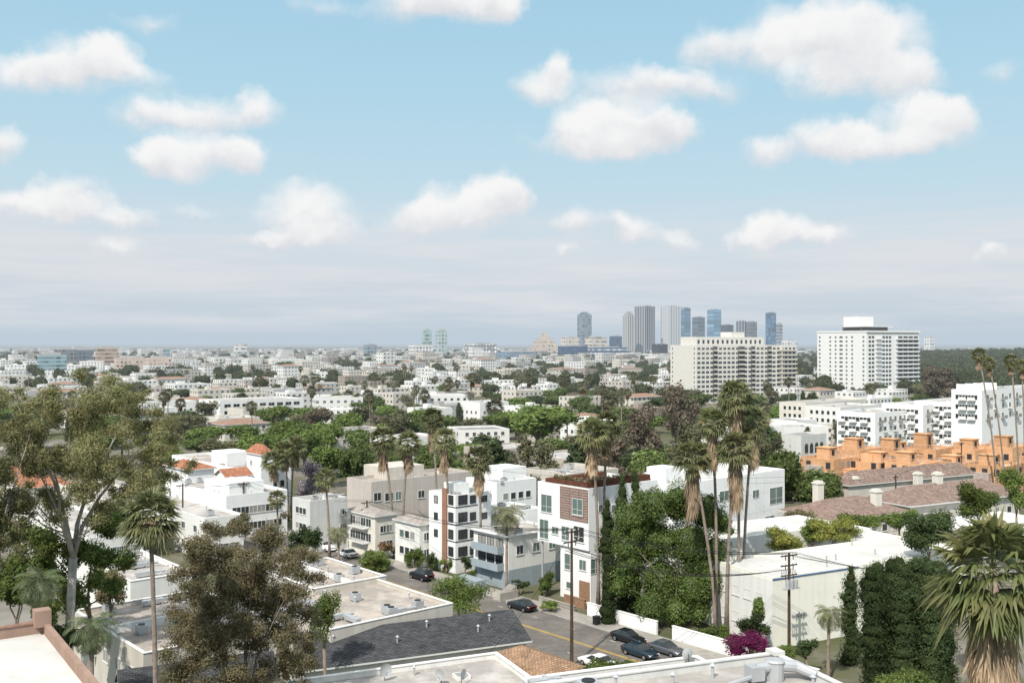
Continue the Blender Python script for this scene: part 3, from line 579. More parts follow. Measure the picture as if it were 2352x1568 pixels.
for (px,py,w,lb) in ((1985,1105,12,'metal scaffold in front of the leftmost timber houses'),(2100,1108,14,'metal scaffold in front of the middle timber houses'),(2225,1110,12,'metal scaffold in front of the rightmost timber houses')):
    q=WZ(px,py,0); m=MB()
    for k in range(int(w/2)+1):
        for y in (0,1.2): m.tube([(k*2,y,0),(k*2,y,9.4)],.06,5)
        for f in range(4): m.tube([(k*2,0,2.1*(f+1)),(k*2,1.2,2.1*(f+1))],.03,4)
    for f in range(4):
        for y in (0,1.2): m.tube([(0,y,2.1*(f+1)),(w,y,2.1*(f+1))],.05,5)
        m.box(0,.1,2.1*(f+1)-.05,w,1.1,2.1*(f+1))
    tag(m.build('scaffold',MT['metal'],None,(q.x,q.y,0),R(41)),lb,'scaffold')
# AA white apts
def aa(label,px,py,z,pl,pr,floors,nl,nr,par=.6,wall='white2',big=1.5,bal=True):
    B=bldg('modern_apartment_building',label,px,py,z,pl=pl,pr=pr,wall=wall,roofm='roof_light',par=par); fr=MT['frame']
    for f in range(floors):
        zb=z-3.1-(f)*3.05
        for i in range(nr):
            c=1.5+(B['V']-3)*(i+.5)/nr; win(B,'R',c,zb,big,1.6,fm=fr,style='nosill',single=True)
            if bal and (i+f)%2==0 and f<4:
                m=MB(); m.box(c-1.3,-1.1,zb-.25,c+1.3,-.003,zb-.1); m.box(c-1.3,-1.1,zb-.1,c+1.3,-1.04,zb+.75); m.build('balcony',MT['fwhite'] if i%2 else MT['glass_blind'],B['root'])
        for i in range(nl):
            c=1.5+(B['U']-3)*(i+.5)/nl; win(B,'L',c,zb,1.3,1.5,fm=fr,style='nosill',single=True)
            if bal and i%3==1:
                m=MB(); m.box(-1.1,c-1.2,zb-.25,-.003,c+1.2,zb-.1); m.box(-1.1,c-1.2,zb-.1,-1.04,c+1.2,zb+.75); m.build('balcony',MT['fwhite'],B['root'])
    clutter(B,9); return B
aa('low white modern block at the left end of the white row above the timber houses',2010,948,14,1922,2100,3,8,7)
aa('white modern block with arched roof screens in the middle of the white row',2120,930,16,2025,2215,4,8,8)
B=aa('white modern block with glass balconies at the right end of the white row',2235,925,17,2100,2420,4,12,12,big=1.9)
B=aa('tallest white block with dark glazed upper floor at the right edge',2255,896,21.5,2185,2450,3,7,12)
for k in range(4): m=MB(); m.box(2+k*6,4,20.9,2.3+k*6,9,23.2); m.build('roof_fin',MT['white2'],B['root'])
aa('cream low block with curved dormers below the balcony slab',1850,925,12,1790,1990,2,4,9,wall='cream',bal=False)
aa('pale stepped block in front of the right tower',1930,935,11.5,1850,2020,2,5,6,wall='white',bal=False)
aa('white three storey modern block with deep dark openings, left middle distance',505,921,10,457,697,2,4,9,wall='fwhite',big=3.2,bal=False)

# AE slab and AD tower
P0_=WD(1600,792,600)
B=bldg('apartment_slab','wide off white apartment slab with shaded balcony front left of the white tower',P=P0_,z=35.4,U=hit(P0_,ua(28),1540),V=hit(P0_,va(28),1828),a=28,wall='fslab',roofm='froof',par=.8,cat='tower')
rt=B['root']; U_,V_=B['U'],B['V']; fh=34.4/12; cnt=0; ex=MB()
recs=((.155,.20),(.40,.47),(.53,.575),(.70,.745))
for f in range(11,-1,-1):
    zb=f*fh+1.
    for i in range(24):
        c=V_*(i+.5)/24; w=V_/24*.70; rec=any(a_<(i+.5)/24<b_ for a_,b_ in recs)
        if rec: continue
        if cnt<66: win(B,'R',c,zb,w,1.45,fm=MT['fcream'],style='nosill',single=True,far=True); cnt+=1
        else: ex.box(c-w/2,-.05,zb,c+w/2,-.003,zb+1.45)
    for i in (0,5):
        c=U_*(i+.5)/6; w=1.
        if cnt<98: win(B,'L',c,zb,w,1.4,fm=MT['fcream'],style='nosill',single=True,far=True); cnt+=1
        else: ex.box(-.05,c-w/2,zb,-.003,c+w/2,zb+1.4)
tag(ex.build('window',MT['fglass'],rt),kind='stuff')
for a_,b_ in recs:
    m=MB(); m.box(V_*a_,-.04,0,V_*b_,-.003,34.6); m.build('painted_recess_shade',MT['fblack'],rt)  # flat dark strip on the wall; the recess shade is put into its colour
    for f in range(12):
        m=MB(); m.box(V_*a_,-1.2,f*fh+.1,V_*b_,-.045,f*fh+.3); m.box(V_*a_,-1.2,f*fh+.3,V_*b_,-1.1,f*fh+1.0); m.build('balcony',MT['fcream'],rt)
m=MB(); m.box(V_*.84,-1.3,0,V_*.845,-.05,35); 
for f in range(12): m.box(V_*.80,-1.5,f*fh+.1,V_,-.06,f*fh+.3); m.box(V_*.80,-1.5,f*fh+.3,V_,-1.4,f*fh+.9)
m.build('balcony_stack',MT['fcream'],rt)
for (x0,x1,y0,y1,z1) in ((.05,.72,.2,.8,40.4),(.42,.55,.3,.7,43.5)):
    m=MB(); m.box(V_*x0,U_*y0,34.6,V_*x1,U_*y1,z1); m.build('penthouse',MT['fslab'],rt)
m=MB(); 
for k in range(14): m.box(V_*(.06+k*.047),U_*.2-.05,36.2,V_*(.06+k*.047)+1.6,U_*.2-.003,38.6)
m.build('penthouse_window',MT['fglass'],rt)
B=bldg('apartment_tower','tall white apartment tower with balcony bands and square rooftop box, right',P=WD(1990,760,700),z=45.2,U=hit(WD(1990,760,700),ua(28),1877),V=hit(WD(1990,760,700),va(28),2110),a=28,wall='fwhite',roofm='froof',par=1,cat='tower')
rt=B['root']; U_,V_=B['U'],B['V']; cnt=0; ex=MB(); fh=45.2/15
for f in range(13,-1,-1):
    zb=f*fh+1.1
    for i in range(9):
        c=U_*(i+.5)/9; w=1.7 if i!=4 else 3.2
        if i in (1,7): continue
        if cnt<98: win(B,'L',c,zb,w,1.4,fm=MT['fcream'],style='nosill',single=True,far=True); cnt+=1
        else: ex.box(-.05,c-w/2,zb,-.003,c+w/2,zb+1.4)
    for s0 in (.04,.10,.30,.36,.42,.6,.7,.8,.9): ex.box(V_*s0,-.05,zb-.2,V_*(s0+(.045 if s0<.5 else .085)),-.003,zb+1.4)
    for (s0,s1) in ((.17,.28),(.55,1.0)):
        m=MB(); m.box(V_*s0,-1.3,zb-1.1,V_*s1,-.06,zb-.95); m.box(V_*s0,-1.3,zb-.95,V_*s1,-1.22,zb-.15); m.build('balcony',MT['fwhite'],rt)
tag(ex.build('window',MT['fglass'],rt),kind='stuff')
m=MB(); m.box(-.3,-1.0,44.4,V_+.5,-.003,45.5); m.box(-.3,-.003,44.4,-.003,U_+.3,45.5); m.build('cornice',MT['fwhite'],rt)
m=MB(); m.box(V_*.3,U_*.35,44,V_*.75,U_*.8,48.5); m.build('penthouse',MT['fblack'],rt)
m=MB(); m.box(V_*.25,U_*.4,48.5,V_*.52,U_*.72,56); m.build('rooftop_box',MT['fwhite'],rt)
m=MB(); m.box(V_*.2,U_*.3,48.503,V_*.8,U_*.38,48.9); m.build('roof_canopy',MT['fwhite'],rt)

# ------------------------------------------------------------ far skyline
def far_tower(label,x0,x1,pt,D,col,glass,fh=4,bay=3,ww=.6,wh=.6,a=None,depth=1.,steps=(),name='skyscraper',base=0,cat='skyscraper',crown=None):
    a=30 if a is None else a
    w=(x1-x0)*D/F; V=w/(math.cos(R(a))+depth*math.sin(R(a))); U=V*depth
    pxc=x0+(U*math.sin(R(a)))*F/D; P=WD(pxc,pt,D); z=P.z
    m_=facade('facade_'+label[:12],[x*1.12 for x in col],[x*1.3 for x in glass],fh,bay,ww,wh)
    root=thing(name,label,cat,(P.x,P.y,0),R(a))
    m=MB(); m.box(0,0,base,V,U,z); m.build('wall',m_,root)
    m=MB(); m.box(V*.2,U*.2,z,V*.8,U*.8,z+(4 if D>2500 else 2.5)); m.build('roof_plant',MT['fgrey'],root)
    for (s,h) in steps:
        m=MB(); m.box(V*s,U*s,z,V*(1-s),U*(1-s),z+h); m.build('upper_tier',m_,root)
    reserve(Vector((P.x,P.y,0)),a,U,V); return root,U,V,z
D0=3700
W=(.60,.58,.56); GB=(.05,.11,.17)
far_tower('slender blue grey skyscraper with stepped top, left end of the skyline cluster',1327,1360,722,D0,(.20,.21,.22),(.07,.10,.13),12,12,.6,.7,steps=((.15,6),(.3,10)))
far_tower('beige striped skyscraper with rounded stepped top beside the dark twin',1432,1459,724,D0-100,(.42,.39,.36),(.10,.11,.12),200,10,.45,1.1,steps=((.12,8),(.28,14)))
far_tower('broad dark striped skyscraper, left one of the flat topped twins',1460,1508,703,D0,(.27,.27,.275),(.06,.065,.07),400,12,.5,1.1,a=41)
far_tower('broad pale striped skyscraper, right one of the flat topped twins',1522,1567,703,D0+100,(.46,.46,.46),(.16,.165,.17),400,12,.4,1.1,a=30)
far_tower('blue glass skyscraper touching the right flank of the pale twin',1562,1588,707,D0+300,(.09,.14,.18),GB,14,400,.9,.5)
far_tower('dark glass skyscraper with flat top right of the twins',1593,1621,728,D0+200,(.10,.13,.15),(.04,.06,.08),14,400,.95,.5)
far_tower('light blue glass skyscraper with slanted look in the middle right of the cluster',1628,1659,711,D0+100,(.11,.18,.24),(.08,.15,.21),14,400,.95,.6)
far_tower('short dark glass tower right of the light blue skyscraper',1659,1687,746,D0-200,(.06,.07,.08),(.03,.035,.045),12,12,.85,.6)
far_tower('short dark tower with white vertical piers above the apartment slab',1694,1716,737,D0-100,(.34,.34,.34),(.04,.05,.06),200,14,.7,1.1)
far_tower('dark boxy tower touching the one with white piers',1717,1741,739,D0,(.14,.14,.145),(.04,.05,.06),14,12,.7,.6)
far_tower('slim deep blue glass skyscraper at the right end of the cluster',1762,1785,718,D0,(.07,.12,.17),(.04,.085,.14),16,12,.85,.7)
far_tower('short banded office tower beside the slim deep blue skyscraper',1784,1799,743,D0,(.30,.30,.30),(.06,.08,.10),12,400,1.1,.5)
far_tower('small white office tower at far right above the trees',2128,2150,776,3000,W,(.15,.17,.19),10,9,.6,.5,cat='building',name='office_tower')
for i,(x0,x1,pt,D,c,g,l) in enumerate([
 (968,991,758,3000,(.34,.39,.37),(.12,.18,.18),'left one of two pale green twin slabs in the far centre'),
 (999,1027,758,2990,(.38,.42,.41),(.12,.18,.18),'right one of two pale green twin slabs in the far centre'),
 (935,992,793,2100,W,(.14,.15,.16),'white stepped hospital like block below the pale green twins'),
 (533,564,790,2500,W,(.2,.2,.2),'small white office block standing alone above the rooftops, left of centre'),
 (832,864,792,2600,(.22,.26,.29),(.07,.10,.12),'small grey glass office block left of the pale twins'),
 (1289,1332,775,3300,(.52,.47,.40),(.2,.17,.15),'cream office block left below the stepped skyscraper'),
 (1345,1396,774,3350,(.52,.47,.40),(.2,.17,.15),'cream office block right of the stepped skyscraper'),
 (1401,1430,772,3400,(.05,.08,.12),(.03,.05,.08),'dark blue glass box between cream blocks and striped towers'),
 (1283,1352,795,2400,(.06,.09,.15),(.04,.065,.11),'low dark blue glass complex, left wing'),
 (1352,1446,798,2350,(.06,.09,.15),(.20,.22,.24),'low dark blue glass complex, right wing'),
 (1065,1140,790,2700,(.2,.2,.21),(.4,.4,.4),'long dark low block right of the pale twins'),
 (1140,1235,808,2000,(.20,.25,.30),(.07,.10,.15),'long low blue banded building in front of the far cluster'),
 (68,140,815,1000,(.30,.36,.38),(.07,.12,.14),'blue green glass office block at far left'),
 (112,166,803,1500,(.18,.19,.20),(.06,.07,.08),'dark grey office slab behind the glass block, far left'),
 (166,205,804,1550,(.15,.17,.20),(.06,.07,.09),'dark office slab left of the tan tower'),
 (207,263,799,1300,(.40,.32,.27),(.15,.12,.10),'tan brown tower block left of the pink beige slabs'),
 (247,322,822,1120,(.50,.41,.36),(.22,.17,.15),'pink beige slab block, left wing with ribbed front'),
 (322,386,822,1180,(.50,.41,.36),(.22,.17,.15),'pink beige slab block, right wing'),
 (372,388,801,2200,(.25,.30,.32),(.08,.12,.14),'thin glass tower above the pink beige slabs'),
 (600,690,824,1500,W,(.3,.3,.3),'white long office building left of centre among low roofs'),
 (1075,1110,800,1900,W,(.2,.2,.2),'white mid rise right of the pale twins base'),
 (1500,1536,790,2500,(.05,.05,.055),(.03,.03,.035),'black glass block at the foot of the dark twin tower'),
 (1800,1835,782,2800,W,(.2,.22,.24),'pale office block right behind the apartment slab'),
 ]):
    kf=1.+max(0,D-900)/1000.
    far_tower(l,x0,x1,pt,D,c,g,fh=3.6*kf,bay=3.4*kf,ww=.6 if i%3 else 1.1,wh=.5,name='office_building',cat='building',depth=.7)
root=thing('ziggurat_building','beige stepped pyramid shaped building left of the skyscrapers','building',(WD(1251,800,3200).x,3200,0),R(20))
zm=facade('ziggurat_stone',(.50,.42,.36),(.28,.22,.19),12,10,.5,.5)
for i,(w,zt) in enumerate(((76,32),(58,44),(42,54),(26,63),(12,74))):
    m=MB(); m.box(-w/2,-w/2,0 if i==0 else (0,32,44,54,63)[i],w/2,w/2,zt); m.build('tier',zm,root)
reserve(Vector((WD(1251,800,3200).x-40,3160,0)),0,80,80)

# ------------------------------------------------------------ street
KO=WZ(1390,1448,0); KO.z=0; u=ua(41); v=va(41)
def ST(t,s,z=0): q=KO+u*t+v*s; return Vector((q.x,q.y,z))
def strip(name,t0,t1,s0,s1,z,mt,h=None):
    m=MB()
    if h is None: m.poly([ST(t0,s0,z),ST(t0,s1,z),ST(t1,s1,z),ST(t1,s0,z)][::-1])
    else:
        for q in (([(t0,s0),(t1,s0)]),([(t1,s0),(t1,s1)]),([(t1,s1),(t0,s1)]),([(t0,s1),(t0,s0)])): m.poly([ST(*q[0],0),ST(*q[1],0),ST(*q[1],h),ST(*q[0],h)])
        m.poly([ST(t0,s0,h),ST(t0,s1,h),ST(t1,s1,h),ST(t1,s0,h)][::-1])
    return tag(m.build(name,MT[mt]),kind='structure')
strip('road',-70,300,-12,0,.02,'asphalt')
strip('pavement',-70,300,.16,3.2,0,'pavement',.14); strip('pavement',-70,300,-15.2,-12.16,0,'pavement',.14)
strip('kerb',-70,300,0.003,.157,0,'kerb',.15); strip('kerb',-70,300,-12.157,-12.003,0,'kerb',.15)
m=MB()
for s in (-6.14,-5.86): m.poly([ST(-60,s-.06,.026),ST(-60,s+.06,.026),ST(300,s+.06,.026),ST(300,s-.06,.026)][::-1])
tag(m.build('centre_line_marking',MT['paint_y']),kind='structure')
m=MB()
for t in range(-60,200,7):
    for s in (-2.4,-9.6): m.poly([ST(t,s-.05,.026),ST(t,s+.05,.026),ST(t+.9,s+.05,.026),ST(t+.9,s-.05,.026)][::-1])
tag(m.build('parking_marking',MT['paint_w']),kind='structure')
reserve(ST(-70,-16),41,400,20)
m,nt=newmat('city_ground'); g=nt.nodes.new('ShaderNodeNewGeometry')
n1=noise(nt,g.outputs['Position'],.02,6,.7); cr=nt.nodes.new('ShaderNodeValToRGB'); e=cr.color_ramp
e.elements[0].position=.38; e.elements[0].color=(.09,.10,.05,1); e.elements[1].position=.5; e.elements[1].color=(.125,.125,.08,1)
for p,c in ((.56,(.19,.175,.15,1)),(.63,(.25,.23,.21,1))): q=e.elements.new(p); q.color=c
nt.links.new(n1.outputs['Fac'],cr.inputs[0]); bb=nt.nodes.new('ShaderNodeBsdfDiffuse'); nt.links.new(cr.outputs[0],bb.inputs[0]); gm=finish(m,nt,bb.outputs[0],True)
m=MB(); m.poly([(-40000,-300,0),(40000,-300,0),(40000,60000,0),(-40000,60000,0)]); tag(m.build('ground',gm),kind='structure')
def hillz(x,y):
    return 16*math.exp(-((x-1000)/420)**2-((y-1750)/520)**2)+0
m=MB(); nx,ny=24,24
for j in range(ny+1):
    for i in range(nx+1):
        x=-200+i*100; y=400+j*120; z=hillz(x,y)-.35; m.v.append((x,y,z))
for j in range(ny):
    for i in range(nx):
        b=j*(nx+1)+i; m.f.append((b,b+1,b+nx+2,b+nx+1)); m.m.append(0)
tag(m.build('hill',gm,smooth=True),kind='structure')
def wallseg(a,b,h,label,mt='white2',t=.3,name='garden_wall',cat='wall'):
    a=Vector(a);b=Vector(b); d=(b-a); L=d.length; ang=math.atan2(d.y,d.x); m=MB(); m.box(0,-t/2,0,L,t/2,h); m.box(-.05,-t/2-.05,h,L+.05,t/2+.05,h+.08)
    return tag(m.build(name,MT[mt],None,(a.x,a.y,0),ang),label,cat)
wallseg(ST(-5.5,3.5),ST(6.5,3.5),1.7,'long white garden wall along the pavement below the ficus')
wallseg(ST(-19,3.5),ST(-8,3.5),1.7,'white garden wall along the pavement below the tall palms')
wallseg(ST(-28,3.5),ST(-20.5,3.5),1.3,'short white garden wall beside the bougainvillea')
wallseg(ST(9,5.5),ST(13,5.5),1.2,'low tan timber wall at the foot of the white cubic building','woodor')
wallseg(ST(9,3.5),ST(16,3.5),.7,'low pale planter wall beside the front steps','pavement')
q=ST(2.5,1); m=MB(); m.box(-.35,-.35,.14,.35,.35,1.1); m.box(-.38,-.38,1.1,.38,.38,1.2); tag(m.build('rubbish_bin',MT['black'],None,(q.x,q.y,0),R(41)),'black rubbish bin standing by the kerb in front of the white wall','bin')

# ------------------------------------------------------------ cars
def loft(m,st,mi=0):
    b=len(m.v); n=10
    for (x,hw,z0,z1) in st:
        r=min(.18,(z1-z0)*.3)
        sec=[(-hw*.9,z0),(hw*.9,z0),(hw,z0+r),(hw,z1-r*1.2),(hw*.93,z1-r*.4),(hw*.8,z1),(-hw*.8,z1),(-hw*.93,z1-r*.4),(-hw,z1-r*1.2),(-hw,z0+r)]
        m.v+=[(x,y,z) for y,z in sec]
    for k in range(len(st)-1):
        for j in range(n):
            q=(j+1)%n; m.f.append((b+k*n+j,b+k*n+q,b+(k+1)*n+q,b+(k+1)*n+j)); m.m.append(mi)
    m.f.append(tuple(b+j for j in range(n))); m.m.append(mi); e=b+(len(st)-1)*n; m.f.append(tuple(e+j for j in range(n))[::-1]); m.m.append(mi)
CM={}
def carparts(suv):
    if suv in CM: return CM[suv]
    k=1.22 if suv else 1.
    m=MB(); loft(m,[(-2.3,.70,.42,.80*k),(-2.22,.82,.32,.95*k),(-1.7,.90,.25,1.0*k),(-.6,.92,.22,.97*k),(.8,.92,.22,.95*k),(1.5,.90,.25,.90*k),(2.1,.83,.28,.78*k),(2.3,.66,.38,.62*k)])
    zt=1.44*k; zb=.93*k; r0,r1=(-1.75,.25) if suv else (-1.1,.15)
    loft(m,[(r0,.60,zt-.05,zt),(r0+.15,.64,zt-.07,zt+.02),(r1-.1,.64,zt-.07,zt+.02),(r1,.58,zt-.05,zt-.005)])
    for x0,x1 in ((-.5,-.42),):
        for s in (-1,1): m.poly([(x0,s*.845,zb),(x1,s*.845,zb),(x1,s*.655,zt-.03),(x0,s*.655,zt-.03)])
    body=m.mesh('body',[MT['carblack']],True)
    c=MB(); b0,b1=(-2.1,1.15) if suv else (-1.85,1.1); hb=.82;ht=.62
    mi=[(b0+.1,-hb,zb+.01),(b1-.15,-hb,zb+.01),(b1-.15,hb,zb+.01),(b0+.1,hb,zb+.01)]; hi=[(r0,-ht,zt-.03),(r1,-ht,zt-.03),(r1,ht,zt-.03),(r0,ht,zt-.03)]
    for a_ in range(4):
        b_=(a_+1)%4; c.poly([mi[a_],mi[b_],hi[b_],hi[a_]])
    glass=c.mesh('window_glass',[MT['glass']])
    w=MB(); w.tube([(0,-.11,0),(0,.11,0)],.33,16); ty=w.mesh('tyre',[MT['rubber']],False)
    w=MB(); w.tube([(0,-.125,0),(0,.125,0)],.21,10); ri=w.mesh('rim',[MT['rim']])
    h=MB(); h.box(-.1,-.2,-.07,.06,.2,.07); hl=h.mesh('headlight',[MT['lamp_white']]); h=MB(); h.box(-.06,-.2,-.08,.06,.2,.08); tl=h.mesh('tail_light',[MT['lamp_red']])
    CM[suv]=(body,glass,ty,ri,hl,tl,k); return CM[suv]
def car(t,s,label,paint,suv=False,flip=False):
    body,glass,ty,ri,hl,tl,k=carparts(suv); q=ST(t,s); r=thing('parked_car',label,'car',(q.x,q.y,.02),R(41+90+(180 if flip else 0)),'cars in the street')
    put('body',body,r,mt=MT[paint]); put('window_glass',glass,r)
    for x in (-1.4,1.4):
        for y in (-.83,.83):
            w=put('wheel',ty,r,(x,y,.33)); put('rim',ri,w)
    for y in (-.6,.6): put('headlight',hl,r,(2.2,y,.62*k)); put('tail_light',tl,r,(-2.27,y,.78*k))
car(14.5,-1.2,'black sedan parked alone in front of the front steps','carblack')
car(37.5,-1.3,'black SUV parked beside the hedge further up the street','carblack',True)
car(59,-1.3,'white car parked furthest up the street','carwhite')
car(66,-1.3,'white car half hidden behind the furthest white car','carwhite',True,True)
car(-5,-1.2,'black sedan parked beside the long white garden wall','carblack',False,True)
car(-11,-1.2,'grey sedan parked behind the black sedan at the white wall','cargrey',False,True)
car(-9.6,-4.3,'dark blue sedan in the traffic lane beside the grey sedan','carblue',False,True)
car(-9,-10.8,'white car parked at the near kerb','carwhite')

# ------------------------------------------------------------ poles and wires
def pole(base,top,label,arms=2,transf=False,ang=41):
    b=Vector((base.x,base.y,0)); r=thing('utility_pole',label,'utility pole',(b.x,b.y,0),R(ang))
    m=MB(); m.tube([(0,0,0),(0,0,top)],[.2,.13],8); m.build('pole',MT['pole'],r); ends=[]
    for k in range(arms):
        z=top-.35-k*1.1; m=MB(); m.box(-1.2,-.08,z-.06,1.2,.08,z+.06); m.box(-.6,-.1,z-.5,-.55,.0,z); m.box(.55,-.1,z-.5,.6,0,z); c=m.build('crossarm',MT['pole'],r)
        for x in (-1.05,-.5,.5,1.05):
            m=MB(); m.tube([(x,0,z+.06),(x,0,z+.15),(x,0,z+.28)],[.05,.08,.03],6); m.build('insulator',MT['metal'],c)
            if k==0: ends.append(b+va(ang)*x+Vector((0,0,z+.28)))
    if transf:
        for x in (-.6,.0,.6): m=MB(); m.tube([(x,-.42,top-3.9),(x,-.42,top-3)],.24,10); m.build('transformer',MT['metal'],r)
        m=MB(); m.box(-1.1,-.6,top-4,1.1,-.1,top-3.9); m.build('platform',MT['metal'],r)
        for k in range(7): m=MB(); m.tube([(-1+k*.33,.1,top-2.4),(-1+k*.33,.1,top-2.0)],.05,6); m.build('insulator',MT['metal'],r)
    return ends
def wire(a,b,label,sag=.6,r=.024):
    pts=[]
    for i in range(13):
        t=i/12; p=a.lerp(b,t); p.z-=sag*4*t*(1-t); pts.append(p)
    m=MB(); m.tube(pts,r,4,cap=False); tag(m.build('overhead_wire',MT['wire']),label,'wire','overhead wires')
e1=pole(WZ(1313,1530),15.4,'tall dark wooden utility pole standing by the street in the centre')
e2=pole(WD(1812,1400,112),12.6,'utility pole with transformers in front of the pale yellow wall',3,True,28)
e3=pole(WD(843,1200,172),9.,'short utility pole in front of the beige hip roofed house')
e4=pole(WD(2057,1150,192),10.8,'utility pole among the pinkish tiled roofs',1)
e5=pole(WD(420,1150,180),10.8,'utility pole left of the terraced white block',1)
e6=pole(WD(560,1150,188),10,'utility pole in front of the terraced white block',1)
e7=pole(WD(2208,1050,232),13.2,'utility pole in front of the timber framed houses',1)
for i in range(4):
    wire(e1[i],e2[i],'overhead wire from the central pole to the transformer pole',.9); wire(e1[i],e3[i],'overhead wire from the central pole up the street to the short pole',1.5)
    wire(e2[i],WD(2420,1330+i*10,100),'overhead wire running right from the transformer pole',.8)
for i in (0,3): wire(e3[i],e6[i],'overhead wire from the short pole to the white block',1); wire(e6[i],e5[i],'overhead wire between the two poles at the white block',.6); wire(e4[i],e7[i],'overhead wire between the two poles on the right',.7)
for i in range(3): wire(e1[i]-Vector((0,0,2.2)),e2[i]-Vector((0,0,1.8)),'lower overhead cable from the central pole to the transformer pole',1.6,.035)
for i in range(2): wire(WD(780,1010+i*14,150),WD(1900,1090+i*12,170),'long overhead cable crossing the palm trunks',2.5,.02)
wire(e1[0]-Vector((0,0,1.2)),WD(1120,1500,90),'service cable dropping left from the central pole',1)

def dish(pos,rz,label,s=.5):
    r=thing('satellite_dish',label,'satellite dish',pos,rz,'satellite dishes on the near roof'); m=MB(); n=14; rings=[0,.4,.75,1.]
    b=len(m.v)
    for q in rings:
        for j in range(n):
            t=2*math.pi*j/n; x=q*s*math.cos(t); y=q*q*s*.25; z=q*s*math.sin(t); m.v.append((x,-y,z+.9))
    for k in range(3):
        for j in range(n):
            jj=(j+1)%n; m.f.append((b+k*n+j,b+k*n+jj,b+(k+1)*n+jj,b+(k+1)*n+j)); m.m.append(0)
    m.build('dish',MT['metal'],r); m=MB(); m.tube([(0,.1,0),(0,.1,.95)],.03,6); m.build('mast',MT['black'],r); m=MB(); m.tube([(0,-.02,.5),(0,-.5,.85)],.02,5); m.build('feed_arm',MT['black'],r)
def onroof(B,px,py): q=WZ(px,py,B['zr']); return (q.x,q.y,B['zr'])
dish(onroof(HB,885,1562),R(30),'tilted satellite dish on the grey roof, leftmost of three',.55)
dish(onroof(HB,1012,1572),R(-30),'satellite dish on the grey roof, middle of three',.45)
dish(onroof(HB,1062,1572),R(60),'satellite dish on the grey roof, rightmost of three',.45)
q=WZ(1580,1528,11.65); dish((q.x,q.y,11.65),R(200),'satellite dish on the pale roof left of the ventilation ducts',.45)

# ------------------------------------------------------------ trees
def rand_unit_tree(seed,kind):
    rr=random.Random(seed); L=[]
    if kind=='round':
        L.append((0,0,.62,.34,.34,.30))
        for k in range(9):
            a=k*2.4+rr.random(); e=rr.uniform(.1,.36); L.append((math.cos(a)*e,math.sin(a)*e,.5+rr.random()*.3,rr.uniform(.15,.22),rr.uniform(.15,.22),rr.uniform(.13,.2)))
        n,sz,core=3400,.062,.78
    elif kind=='loose':
        for k in range(13):
            a=k*2.4+rr.random(); e=rr.uniform(.05,.34); L.append((math.cos(a)*e,math.sin(a)*e,.35+rr.random()*.55,rr.uniform(.12,.19),rr.uniform(.12,.19),rr.uniform(.11,.17)))
        n,sz,core=3200,.055,.4
    elif kind=='cypress':
        for k in range(9):
            z=.1+k*.1; rr_=.13*math.sin(min(1,(1.02-z)*2.2)*1.57)+.015; L.append((rr.uniform(-.01,.01),rr.uniform(-.01,.01),z,rr_,rr_,.09))
        n,sz,core=2200,.04,.8
    else:
        for k in range(12):
            z=.25+.65*k/12; e=(1-z)*.3; a=k*2.4; L.append((math.cos(a)*e,math.sin(a)*e,z,.17*(1.25-z)+.04,.17*(1.25-z)+.04,.11))
        n,sz,core=2600,.06,.6
    v,q,s=leaves(L,n,sz,seed,core=core)
    c=npmesh('crown',v,q,s,hG[0])
    t=MB(); t.tube([(0,0,0),(.01,0,.2),(0,.01,.45)],[.035,.028,.018],7)
    for l in L[1:7]: t.tube([(0,0,.25),(l[0]*.5,l[1]*.5,.25+(l[2]-.25)*.6),l[:3]],[.018,.012,.006],5)
    return c,t.mesh('trunk',[hBARK],True)
TM={k:[rand_unit_tree(11*i+len(k),k) for i in range(n)] for k,n in (('round',4),('loose',4),('cypress',2),('dark',3))}
def tree(x,y,h,w,kind,mt,label,name='tree',group=None,z0=0,cat='tree',bark=None):
    c,t=rng.choice(TM[kind]); r=thing(name,label,cat,(x,y,z0),rng.uniform(0,6.28),group); 
    sw={'cypress':.28,'dark':.6}.get(kind,.9); s=w/sw; r.scale=(s,s,h)
    put('trunk',t,r,mt=bark or hBARK); put('crown',c,r,mt=mt); return r
def lobes_px(lst,D,jit,rs,sq=.9,zsq=.85):
    out=[]
    for (px,py,rp) in lst:
        d=D+rs.uniform(-jit,jit); p=WD(px,py,D); p.y=d; r=rp*D/F; out.append((p.x,p.y,p.z,r,r*sq,r*zsq))
    return out
